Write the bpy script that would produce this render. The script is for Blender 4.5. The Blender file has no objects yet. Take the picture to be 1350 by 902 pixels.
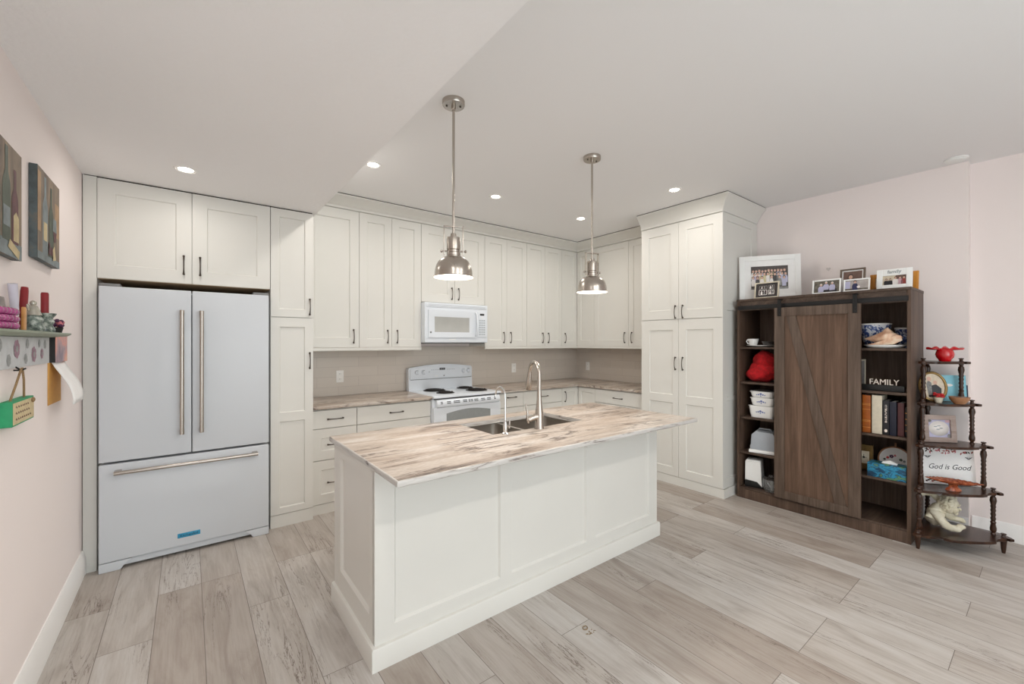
import bpy, bmesh, math, random
from mathutils import Vector, Matrix
random.seed(7)
C = bpy.context.scene.collection
PI = math.pi
SC = bpy.context.scene

# ------------------------------------------------------------------ camera, world, lights, exposure
cam = bpy.data.cameras.new('camera')
cam.sensor_width = 36.0
cam.lens = 553.7177 / 1350 * 36
cam.clip_start = 0.02
camo = bpy.data.objects.new('camera', cam)
C.objects.link(camo)
camo.location = (0, 0, 1.4513)
camo.rotation_euler = (PI / 2, 0, -math.radians(37.5702))
SC.camera = camo

EXPOSURE = 0.40
DOWN_W, DOWN_COL = 4.9, (1.0, 0.95, 0.885)
PEND_W = 4.2
REAR_FILL_W = 20.0  # sets the power of the added fill lamps behind the camera
SKY = 2.3
SC.view_settings.view_transform = 'Standard'
SC.view_settings.look = 'None'
SC.view_settings.gamma = 1.0
SC.view_settings.use_curve_mapping = False
SC.view_settings.exposure = EXPOSURE
SC.cycles.use_denoising = True
SC.cycles.max_bounces = 10
SC.cycles.diffuse_bounces = 6
SC.cycles.sample_clamp_indirect = 6.0
w = bpy.data.worlds.new('daylight')
SC.world = w
w.use_nodes = True
bgn = w.node_tree.nodes['Background']
bgn.inputs['Color'].default_value = (0.86, 0.96, 1.0, 1)
bgn.inputs['Strength'].default_value = SKY


# ------------------------------------------------------------------ materials
def lin(c):
    return tuple((v / 255 / 12.92 if v / 255 <= 0.04045 else ((v / 255 + 0.055) / 1.055) ** 2.4) for v in c[:3]) + (1.0,)


def mat(name, rgb, rough=0.5, metal=0.0, spec=0.5, emit=None, estr=0.0, trans=0.0, noise=0.0, nscale=30.0, bump=0.0, coat=0.0, alpha=1.0, stretch=None):
    m = bpy.data.materials.new(name)
    m.use_nodes = True
    nt = m.node_tree
    b = nt.nodes['Principled BSDF']
    col = lin(rgb)
    b.inputs['Base Color'].default_value = col
    b.inputs['Roughness'].default_value = rough
    b.inputs['Metallic'].default_value = metal
    b.inputs['Specular IOR Level'].default_value = spec
    b.inputs['Transmission Weight'].default_value = trans
    b.inputs['Coat Weight'].default_value = coat
    b.inputs['Alpha'].default_value = alpha
    if emit:
        b.inputs['Emission Color'].default_value = lin(emit)
        b.inputs['Emission Strength'].default_value = estr
    if noise or bump:
        tc = nt.nodes.new('ShaderNodeTexCoord')
        mp = nt.nodes.new('ShaderNodeMapping')
        if stretch:
            mp.inputs['Scale'].default_value = stretch
        n = nt.nodes.new('ShaderNodeTexNoise')
        n.inputs['Scale'].default_value = nscale
        n.inputs['Detail'].default_value = 5
        nt.links.new(tc.outputs['Object'], mp.inputs[0])
        nt.links.new(mp.outputs[0], n.inputs['Vector'])
        if noise:
            r = nt.nodes.new('ShaderNodeValToRGB')
            r.color_ramp.elements[0].position = 0.3
            r.color_ramp.elements[1].position = 0.7
            r.color_ramp.elements[0].color = tuple(min(1, v * (1 - noise)) for v in col[:3]) + (1,)
            r.color_ramp.elements[1].color = tuple(min(1, v * (1 + noise)) for v in col[:3]) + (1,)
            nt.links.new(n.outputs['Fac'], r.inputs[0])
            nt.links.new(r.outputs[0], b.inputs['Base Color'])
        if bump:
            bp = nt.nodes.new('ShaderNodeBump')
            bp.inputs['Strength'].default_value = bump
            bp.inputs['Distance'].default_value = 0.004
            nt.links.new(n.outputs['Fac'], bp.inputs['Height'])
            nt.links.new(bp.outputs[0], b.inputs['Normal'])
    return m


class NT:
    """small node-graph helper"""
    def __init__(s, name):
        s.m = bpy.data.materials.new(name)
        s.m.use_nodes = True
        s.t = s.m.node_tree
        s.b = s.t.nodes['Principled BSDF']

    def n(s, typ, **kw):
        nd = s.t.nodes.new('ShaderNode' + typ)
        for k, v in kw.items():
            setattr(nd, k, v)
        return nd

    def l(s, a, b):
        s.t.links.new(a, b)

    def mapping(s, scale=(1, 1, 1), rot=(0, 0, 0), loc=(0, 0, 0), coord='Object'):
        tc = s.n('TexCoord')
        mp = s.n('Mapping')
        mp.inputs['Scale'].default_value = scale
        mp.inputs['Rotation'].default_value = rot
        mp.inputs['Location'].default_value = loc
        s.l(tc.outputs[coord], mp.inputs[0])
        return mp.outputs[0]

    def noise(s, vec, scale, detail=4, rough=0.55, dist=0.0):
        nd = s.n('TexNoise')
        nd.inputs['Scale'].default_value = scale
        nd.inputs['Detail'].default_value = detail
        nd.inputs['Roughness'].default_value = rough
        nd.inputs['Distortion'].default_value = dist
        s.l(vec, nd.inputs['Vector'])
        return nd.outputs['Fac']

    def ramp(s, fac, stops):
        r = s.n('ValToRGB')
        e = r.color_ramp.elements
        while len(e) < len(stops):
            e.new(0.5)
        for i, (p, c) in enumerate(stops):
            e[i].position = p
            e[i].color = lin(c) if len(c) == 3 else c
        s.l(fac, r.inputs[0])
        return r.outputs[0]

    def mix(s, fac, a, b, mode='MIX'):
        mx = s.n('Mix', data_type='RGBA', blend_type=mode)
        for sock, v in ((mx.inputs[0], fac), (mx.inputs[6], a), (mx.inputs[7], b)):
            if hasattr(v, 'links'):
                s.l(v, sock)
            elif isinstance(v, (int, float)):
                sock.default_value = v
            else:
                sock.default_value = lin(v)
        return mx.outputs[2]

    def math(s, op, a, b=0.0):
        nd = s.n('Math', operation=op)
        for i, v in enumerate((a, b)):
            if hasattr(v, 'links'):
                s.l(v, nd.inputs[i])
            else:
                nd.inputs[i].default_value = v
        return nd.outputs[0]

    def bump(s, h, strength=0.2, dist=0.003):
        bp = s.n('Bump')
        bp.inputs['Strength'].default_value = strength
        bp.inputs['Distance'].default_value = dist
        s.l(h, bp.inputs['Height'])
        s.l(bp.outputs[0], s.b.inputs['Normal'])


def floor_material():
    g = NT('grey_oak_planks')
    vec = g.mapping()
    sp = g.n('SeparateXYZ')
    g.l(vec, sp.inputs[0])
    cb = g.n('CombineXYZ')
    g.l(g.math('ADD', sp.outputs['Y'], 10.0 + 0.06), cb.inputs['X'])
    g.l(g.math('ADD', sp.outputs['X'], 10.0 - 0.06), cb.inputs['Y'])
    br = g.n('TexBrick')
    br.offset = 0.37
    br.offset_frequency = 3
    br.squash = 1.0
    br.inputs['Scale'].default_value = 1.0
    br.inputs['Mortar Size'].default_value = 0.0016
    br.inputs['Mortar Smooth'].default_value = 0.3
    br.inputs['Bias'].default_value = 0.0
    br.inputs['Brick Width'].default_value = 1.2
    br.inputs['Row Height'].default_value = 0.2
    br.inputs['Color1'].default_value = (0, 0, 0, 1)
    br.inputs['Color2'].default_value = (1, 1, 1, 1)
    br.inputs['Mortar'].default_value = (0.5, 0.5, 0.5, 1)
    g.l(cb.outputs[0], br.inputs['Vector'])
    rnd = g.n('RGBToBW')
    g.l(br.outputs['Color'], rnd.inputs[0])
    # grain, shifted per plank
    cv = g.n('CombineXYZ')
    g.l(g.math('ADD', g.math('MULTIPLY', sp.outputs['X'], 6.0), g.math('MULTIPLY', rnd.outputs[0], 31.0)), cv.inputs['X'])
    g.l(g.math('ADD', g.math('MULTIPLY', sp.outputs['Y'], 1.1), g.math('MULTIPLY', rnd.outputs[0], 57.0)), cv.inputs['Y'])
    g.l(g.math('MULTIPLY', rnd.outputs[0], 17.0), cv.inputs['Z'])
    grain = g.noise(cv.outputs[0], 1.6, 7, 0.62, 0.9)
    cv2 = g.n('CombineXYZ')
    g.l(g.math('ADD', g.math('MULTIPLY', sp.outputs['X'], 60.0), g.math('MULTIPLY', rnd.outputs[0], 31.0)), cv2.inputs['X'])
    g.l(g.math('MULTIPLY', sp.outputs['Y'], 2.2), cv2.inputs['Y'])
    fine = g.noise(cv2.outputs[0], 1.5, 4, 0.6, 0.2)
    base = g.ramp(grain, [(0.2, (146, 138, 131)), (0.36, (174, 167, 161)), (0.52, (190, 185, 180)), (0.75, (200, 197, 194))])
    tint = g.ramp(rnd.outputs[0], [(0.0, (222, 213, 206)), (0.4, (243, 240, 237)), (1.0, (255, 255, 255))])
    c1 = g.mix(1.0, base, tint, 'MULTIPLY')
    fr = g.ramp(fine, [(0.3, (238, 235, 232)), (0.6, (255, 255, 255))])
    c2 = g.mix(0.8, c1, fr, 'MULTIPLY')
    # dark cracks along the grain
    cv3 = g.n('CombineXYZ')
    g.l(g.math('ADD', g.math('MULTIPLY', sp.outputs['X'], 14.0), g.math('MULTIPLY', rnd.outputs[0], 13.0)), cv3.inputs['X'])
    g.l(g.math('ADD', g.math('MULTIPLY', sp.outputs['Y'], 1.0), g.math('MULTIPLY', rnd.outputs[0], 23.0)), cv3.inputs['Y'])
    crk = g.noise(cv3.outputs[0], 1.1, 6, 0.65, 1.6)
    cm = g.ramp(crk, [(0.485, (255, 255, 255)), (0.5, (150, 136, 126)), (0.515, (255, 255, 255))])
    gate = g.ramp(g.noise(cv.outputs[0], 0.7, 2), [(0.5, (0, 0, 0)), (0.62, (255, 255, 255))])
    gb = g.n('RGBToBW')
    g.l(gate, gb.inputs[0])
    c3 = g.mix(gb.outputs[0], c2, g.mix(1.0, c2, cm, 'MULTIPLY'))
    c4 = g.mix(g.math('MULTIPLY', br.outputs['Fac'], 0.9), c3, (104, 94, 86))
    g.l(c4, g.b.inputs['Base Color'])
    g.b.inputs['Roughness'].default_value = 0.42
    g.b.inputs['Specular IOR Level'].default_value = 0.4
    h = g.math('SUBTRACT', g.math('MULTIPLY', fine, 0.25), br.outputs['Fac'])
    g.bump(h, 0.25, 0.002)
    return g.m


def counter_material(name, rot=0.0):
    g = NT(name)
    v = g.mapping(scale=(1.2, 8.0, 8.0), rot=(0, 0, rot))
    wv = g.mapping(scale=(1.0, 1.0, 1.0), rot=(0, 0, rot))
    n1 = g.noise(v, 1.0, 7, 0.6, 1.1)
    base = g.ramp(n1, [(0.27, (136, 121, 110)), (0.38, (172, 156, 143)), (0.5, (192, 179, 167)), (0.68, (208, 201, 194))])
    v2 = g.mapping(scale=(1.1, 7.5, 7.5), rot=(0, 0, rot + 0.13), loc=(3.1, 1.7, 0.4))
    n2 = g.noise(v2, 1.0, 6, 0.62, 1.7)
    vein = g.ramp(n2, [(0.455, (255, 255, 255)), (0.497, (120, 104, 94)), (0.535, (255, 255, 255))])
    gate = g.ramp(g.noise(wv, 2.6, 3), [(0.42, (0, 0, 0)), (0.55, (255, 255, 255))])
    gb = g.n('RGBToBW')
    g.l(gate, gb.inputs[0])
    c = g.mix(gb.outputs[0], base, g.mix(1.0, base, vein, 'MULTIPLY'))
    sp_ = g.ramp(g.noise(g.mapping(scale=(20, 60, 60)), 2.0, 4), [(0.35, (232, 226, 220)), (0.65, (255, 255, 255))])
    c = g.mix(0.7, c, sp_, 'MULTIPLY')
    g.l(c, g.b.inputs['Base Color'])
    g.b.inputs['Roughness'].default_value = 0.3
    g.b.inputs['Specular IOR Level'].default_value = 0.5
    return g.m


def edge_material():
    g = NT('laminate_edge')
    v = g.mapping(scale=(3.0, 3.0, 30.0))
    n1 = g.noise(v, 1.6, 6, 0.65, 1.0)
    base = g.ramp(n1, [(0.33, (84, 76, 72)), (0.38, (160, 152, 146)), (0.45, (190, 186, 181)), (0.75, (212, 209, 205))])
    g.l(base, g.b.inputs['Base Color'])
    g.b.inputs['Roughness'].default_value = 0.3
    return g.m


def tile_material():
    g = NT('greige_wall_tile')
    tc = g.n('TexCoord')
    sp = g.n('SeparateXYZ')
    g.l(tc.outputs['Object'], sp.inputs[0])
    cb = g.n('CombineXYZ')
    g.l(g.math('ADD', sp.outputs['X'], sp.outputs['Y']), cb.inputs['X'])
    g.l(sp.outputs['Z'], cb.inputs['Y'])
    br = g.n('TexBrick')
    br.offset = 0.5
    br.inputs['Scale'].default_value = 1.0
    br.inputs['Brick Width'].default_value = 0.4
    br.inputs['Row Height'].default_value = 0.1
    br.inputs['Mortar Size'].default_value = 0.0014
    br.inputs['Mortar Smooth'].default_value = 0.2
    br.inputs['Color1'].default_value = lin((208, 199, 189))
    br.inputs['Color2'].default_value = lin((213, 204, 194))
    br.inputs['Mortar'].default_value = lin((190, 181, 172))
    g.l(cb.outputs[0], br.inputs['Vector'])
    g.l(br.outputs['Color'], g.b.inputs['Base Color'])
    g.b.inputs['Roughness'].default_value = 0.3
    g.bump(g.math('SUBTRACT', 1.0, br.outputs['Fac']), 0.3, 0.002)
    return g.m


def wood_material(name, dark, midc, light, axis='z', scale=1.0, rough=0.5, coat=0.0):
    g = NT(name)
    st = {'z': (9, 9, 0.8), 'x': (0.8, 9, 9), 'y': (9, 0.8, 9)}[axis]
    n1 = g.noise(g.mapping(scale=st), 2.2 * scale, 7, 0.62, 0.7)
    st2 = {'z': (60, 60, 1.5), 'x': (1.5, 60, 60), 'y': (60, 1.5, 60)}[axis]
    n2 = g.noise(g.mapping(scale=st2), 1.6 * scale, 4, 0.6)
    c = g.ramp(n1, [(0.25, dark), (0.5, midc), (0.75, light)])
    f = g.ramp(n2, [(0.3, (205, 200, 196)), (0.65, (255, 255, 255))])
    c = g.mix(0.75, c, f, 'MULTIPLY')
    g.l(c, g.b.inputs['Base Color'])
    g.b.inputs['Roughness'].default_value = rough
    g.b.inputs['Coat Weight'].default_value = coat
    g.b.inputs['Specular IOR Level'].default_value = 0.35
    g.bump(n2, 0.15, 0.001)
    return g.m


def blot_material(name, stops, scale, rough=0.5, stretch=(1, 1, 1), dist=0.0, vor=False):
    g = NT(name)
    v = g.mapping(scale=stretch)
    if vor:
        nd = g.n('TexVoronoi')
        nd.inputs['Scale'].default_value = scale
        g.l(v, nd.inputs['Vector'])
        bw = g.n('RGBToBW')
        g.l(nd.outputs['Color'], bw.inputs[0])
        f = bw.outputs[0]
    else:
        f = g.noise(v, scale, 5, 0.6, dist)
    g.l(g.ramp(f, stops), g.b.inputs['Base Color'])
    g.b.inputs['Roughness'].default_value = rough
    return g.m


M = {}
M['floor'] = floor_material()
M['wall'] = mat('wall_paint', (240, 230, 227), 0.75, spec=0.25, bump=0.03, nscale=220)
M['ceil'] = mat('ceiling_paint', (237, 236, 236), 0.85, spec=0.2, bump=0.05, nscale=160)
M['stipple'] = mat('stipple_ceiling', (243, 242, 242), 0.85, spec=0.2, bump=0.5, nscale=42)
M['trim'] = mat('trim_paint', (240, 238, 236), 0.4, spec=0.4, noise=0.01, nscale=5)
M['cab'] = mat('cabinet_paint', (220, 218, 212), 0.42, spec=0.4, noise=0.008, nscale=4)
M['raw'] = mat('raw_board', (188, 160, 128), 0.7, noise=0.15, nscale=20, stretch=(1, 8, 8))
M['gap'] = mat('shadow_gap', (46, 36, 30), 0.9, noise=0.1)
M['fridge'] = mat('fridge_enamel', (204, 208, 213), 0.42, spec=0.5, noise=0.004, nscale=6)
M['app'] = mat('appliance_enamel', (224, 229, 235), 0.2, spec=0.5, noise=0.004, nscale=6)
M['grey_plastic'] = mat('grey_plastic', (120, 120, 120), 0.5, noise=0.03)
M['black'] = mat('black_plastic', (20, 20, 20), 0.45, noise=0.05)
M['iron'] = mat('matte_black_iron', (30, 29, 29), 0.5, metal=0.3, noise=0.08)
M['coil'] = mat('burner_coil', (38, 32, 30), 0.55, metal=0.4, noise=0.1)
M['chrome'] = mat('chrome', (215, 213, 210), 0.12, metal=1.0, noise=0.01)
M['nickel'] = mat('brushed_nickel', (186, 178, 169), 0.26, metal=1.0, noise=0.015, nscale=60, stretch=(1, 1, 12))
M['pewter'] = mat('dark_pewter', (82, 74, 67), 0.32, metal=1.0, noise=0.1, nscale=40)
M['steel'] = mat('sink_steel', (176, 170, 162), 0.33, metal=1.0, noise=0.04, nscale=60, stretch=(12, 1, 1))
M['shade_in'] = mat('shade_white', (250, 246, 240), 0.5, emit=(255, 244, 228), estr=1.6, noise=0.005)
M['bulb'] = mat('bulb_glow', (255, 250, 240), 0.4, emit=(255, 240, 220), estr=12.0, noise=0.005)
M['led'] = mat('led_lens', (255, 252, 246), 0.4, emit=(255, 246, 234), estr=14.0, noise=0.005)
M['counter'] = counter_material('driftwood_laminate')
M['counter_r'] = counter_material('driftwood_laminate_side', PI / 2)
M['edge'] = edge_material()
M['tile'] = tile_material()
M['outlet'] = mat('outlet_plastic', (244, 242, 238), 0.35, noise=0.005)
M['wood'] = wood_material('rustic_brown_board', (66, 50, 41), (90, 71, 59), (112, 91, 77), 'z')
M['woodx'] = wood_material('rustic_brown_shelf', (62, 48, 40), (82, 66, 56), (102, 84, 72), 'y')
M['barn'] = wood_material('barn_door_board', (74, 55, 43), (102, 79, 64), (124, 99, 82), 'z', 0.8)
M['barn_frame'] = wood_material('barn_door_frame', (74, 60, 50), (96, 80, 69), (116, 99, 87), 'z')
M['wood_lightened'] = wood_material('lightened_inner_board', (88, 71, 61), (112, 93, 81), (134, 114, 100), 'z')  # same brown wood, colour lightened to offset the shade inside the bays
M['walnut'] = wood_material('dark_glossy_walnut', (38, 22, 15), (62, 39, 27), (90, 60, 42), 'x', 1.0, 0.3, 0.15)
M['walnut_z'] = wood_material('dark_turned_walnut', (38, 22, 15), (64, 40, 27), (94, 62, 43), 'z', 1.0, 0.28, 0.2)
M['white'] = mat('white_paint', (240, 240, 238), 0.45, noise=0.01)
M['paper'] = mat('white_paper', (242, 241, 240), 0.8, noise=0.02)
M['photo_dark'] = mat('photo_dark', (62, 52, 50), 0.25, noise=0.4, nscale=60)
M['photo_grey'] = mat('photo_grey', (120, 118, 116), 0.3, noise=0.4, nscale=70)
M['photo_olive'] = mat('photo_olive', (104, 98, 88), 0.25, noise=0.3, nscale=50)
M['photo_room'] = mat('photo_room', (176, 168, 164), 0.25, noise=0.15, nscale=30)
M['photo_brown'] = mat('photo_brown', (112, 88, 78), 0.25, noise=0.15, nscale=30)
M['photo_cream'] = mat('photo_cream', (206, 192, 170), 0.3, noise=0.15, nscale=40)
M['skin'] = mat('photo_skin', (206, 166, 146), 0.3, noise=0.05)
M['p_white'] = mat('photo_white_cloth', (232, 226, 222), 0.3, noise=0.04)
M['p_pink'] = mat('photo_pink_cloth', (196, 160, 168), 0.3, noise=0.06)
M['p_lilac'] = mat('photo_lilac_cloth', (182, 180, 206), 0.3, noise=0.06)
M['p_navy'] = mat('photo_navy_cloth', (44, 46, 84), 0.3, noise=0.1)
M['p_black'] = mat('photo_black_cloth', (36, 34, 38), 0.3, noise=0.1)
M['p_hair'] = mat('photo_dark_hair', (58, 42, 36), 0.3, noise=0.1)
M['p_yellow'] = mat('photo_yellow_cloth', (206, 194, 150), 0.3, noise=0.08)
M['p_red'] = mat('photo_red_cloth', (150, 62, 56), 0.3, noise=0.1)
M['oak_gold'] = wood_material('golden_oak', (168, 104, 34), (206, 138, 54), (224, 164, 82), 'z', 1.0, 0.35)
M['brown_frame'] = wood_material('grey_brown_frame', (84, 70, 60), (108, 94, 82), (128, 112, 98), 'z')
M['taupe_frame'] = wood_material('taupe_frame', (140, 122, 114), (168, 150, 142), (190, 174, 166), 'x')
M['gold'] = mat('antique_gold', (150, 122, 76), 0.35, metal=0.7, noise=0.15, nscale=40)
M['red_yarn'] = mat('red_plush', (168, 14, 22), 0.95, noise=0.3, nscale=45, bump=1.0)
M['red_glass'] = mat('red_glass', (190, 8, 20), 0.06, spec=0.7, noise=0.1, nscale=12, coat=0.6)
M['china'] = mat('white_china', (238, 238, 236), 0.18, noise=0.01)
M['blue_china'] = blot_material('blue_floral_china', [(0.42, (226, 230, 238)), (0.48, (90, 118, 178)), (0.56, (24, 44, 110)), (0.62, (205, 214, 230))], 26, 0.18, dist=0.8)
M['shell'] = blot_material('conch_shell', [(0.3, (196, 138, 108)), (0.5, (232, 194, 164)), (0.7, (246, 232, 212))], 14, 0.4, dist=0.6)
M['smoke_glass'] = mat('smoked_glass', (70, 66, 64), 0.1, spec=0.7, noise=0.1, trans=0.3)
M['clear'] = mat('clear_lid', (225, 228, 230), 0.08, trans=0.85, noise=0.01)
M['frost'] = mat('frosted_plastic', (186, 192, 200), 0.4, trans=0.25, noise=0.02)
M['blue_ink'] = mat('blue_flower_print', (92, 112, 176), 0.4, noise=0.1)
M['text_white'] = mat('lettering_white', (228, 214, 202), 0.5, noise=0.02)
M['text_dark'] = mat('lettering_dark', (42, 44, 52), 0.6, noise=0.05)
M['text_grey'] = mat('lettering_grey', (150, 156, 158), 0.4, noise=0.05)
M['leather_tan'] = mat('tan_leather_spine', (160, 84, 28), 0.4, noise=0.2, nscale=30)
M['gilt'] = mat('gilt_band', (214, 150, 80), 0.35, metal=0.4, noise=0.1)
M['book_cream'] = mat('cream_book', (206, 196, 176), 0.7, noise=0.08, nscale=40)
M['book_black'] = mat('black_book', (22, 22, 26), 0.5, noise=0.1)
M['book_navy'] = mat('navy_book', (18, 22, 40), 0.5, noise=0.1)
M['book_maroon'] = mat('maroon_book', (82, 44, 46), 0.55, noise=0.15)
M['tissue'] = blot_material('teal_leaf_carton', [(0.3, (14, 34, 58)), (0.42, (18, 74, 104)), (0.49, (44, 140, 176)), (0.54, (16, 50, 84)), (0.6, (96, 146, 92)), (0.66, (20, 90, 120)), (0.74, (196, 216, 226))], 13, 0.35, (1, 1, 1.6), 0.6)
M['teal_album'] = mat('light_blue_cover', (128, 190, 206), 0.35, noise=0.03)
M['album_edge'] = mat('album_edge', (64, 104, 116), 0.4, noise=0.05)
M['navy'] = mat('navy_cover', (16, 26, 56), 0.4, noise=0.05)
M['bowl_wood'] = mat('tan_wooden_bowl', (158, 112, 78), 0.4, noise=0.12, nscale=25)
M['copper'] = blot_material('hammered_copper', [(0.3, (96, 40, 22)), (0.5, (158, 78, 46)), (0.72, (206, 128, 88))], 40, 0.25, dist=0.4)
M['plaster'] = blot_material('aged_cream_plaster', [(0.25, (150, 140, 112)), (0.42, (206, 198, 174)), (0.7, (228, 222, 204))], 22, 0.7)
M['stone_grey'] = mat('grey_stone', (146, 140, 136), 0.8, noise=0.15, nscale=25)
M['flower_red'] = mat('red_petals', (196, 40, 44), 0.6, noise=0.15)
M['flower_purple'] = mat('purple_petals', (74, 30, 70), 0.6, noise=0.2)
M['flower_pink'] = mat('pink_petals', (196, 110, 120), 0.6, noise=0.15)
M['rose_print'] = mat('mauve_rose_print', (160, 128, 142), 0.7, noise=0.2, nscale=90)
M['leaf_print'] = mat('grey_leaf_print', (158, 160, 160), 0.7, noise=0.15, nscale=90)
M['board_print'] = mat('pale_grey_board', (202, 204, 206), 0.7, noise=0.05, nscale=40)
M['sage'] = mat('sage_green_paint', (150, 158, 140), 0.55, noise=0.08, nscale=20)
M['candle'] = mat('red_candle_wax', (136, 22, 30), 0.45, noise=0.08)
M['purple'] = mat('purple_glass_beads', (160, 56, 120), 0.12, spec=0.7, noise=0.25, nscale=40, coat=0.5)
M['green_glass'] = blot_material('silver_green_crackle', [(0.35, (44, 56, 52)), (0.5, (118, 130, 122)), (0.65, (198, 204, 196))], 40, 0.15)
M['silver'] = mat('silver_figure', (186, 182, 170), 0.25, metal=0.6, noise=0.15, nscale=40)
M['lilac_paper'] = mat('lilac_paper_roll', (206, 202, 214), 0.7, noise=0.03)
M['amber'] = mat('amber_stick', (198, 144, 80), 0.35, noise=0.12)
M['orange_paper'] = mat('orange_backing', (214, 162, 84), 0.7, noise=0.06)
M['tulip_photo'] = blot_material('tulip_photo', [(0.3, (110, 104, 122)), (0.45, (176, 146, 150)), (0.55, (226, 152, 132)), (0.7, (226, 222, 170))], 5, 0.4, (1, 3, 1), 0.5)
M['sign_green'] = mat('green_block', (40, 150, 100), 0.6, noise=0.15, nscale=20)
M['sign_face'] = mat('parchment_face', (206, 188, 148), 0.7, noise=0.1, nscale=30)
M['rope'] = mat('jute_cord', (150, 122, 88), 0.9, noise=0.2, nscale=200)
M['blue_film'] = mat('blue_protective_film', (42, 140, 178), 0.3, noise=0.12, nscale=60)
M['grey_window'] = mat('grey_oven_glass', (150, 154, 154), 0.12, spec=0.6, noise=0.03)
M['mw_window'] = mat('microwave_glass', (178, 178, 174), 0.12, spec=0.6, noise=0.05, nscale=8)
M['knob_line'] = mat('pale_grey_print', (176, 182, 188), 0.5, noise=0.02)
M['canvas'] = blot_material('painted_canvas', [(0.2, (70, 62, 56)), (0.4, (118, 104, 92)), (0.55, (150, 132, 112)), (0.68, (122, 112, 110)), (0.85, (168, 148, 124))], 5, 0.7, (1, 1, 0.5), 0.7)
M['canvas_side'] = blot_material('painted_canvas_edge', [(0.25, (50, 44, 40)), (0.5, (88, 98, 100)), (0.75, (140, 112, 84))], 7, 0.7)
M['oil_green'] = mat('oil_dark_green', (74, 84, 70), 0.6, noise=0.3, nscale=20)
M['oil_grey'] = mat('oil_blue_grey', (120, 130, 132), 0.6, noise=0.25, nscale=20)
M['oil_wine'] = mat('oil_burgundy', (96, 52, 58), 0.6, noise=0.3, nscale=20)
M['oil_cream'] = mat('oil_cream', (196, 178, 136), 0.6, noise=0.2, nscale=25)
M['oil_tan'] = mat('oil_tan', (168, 136, 102), 0.6, noise=0.2, nscale=20)
M['knot'] = mat('dried_brown_mark', (140, 120, 92), 0.6, noise=0.3, nscale=90)
M['heart'] = mat('pale_heart', (206, 198, 194), 0.6, noise=0.03)


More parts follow.
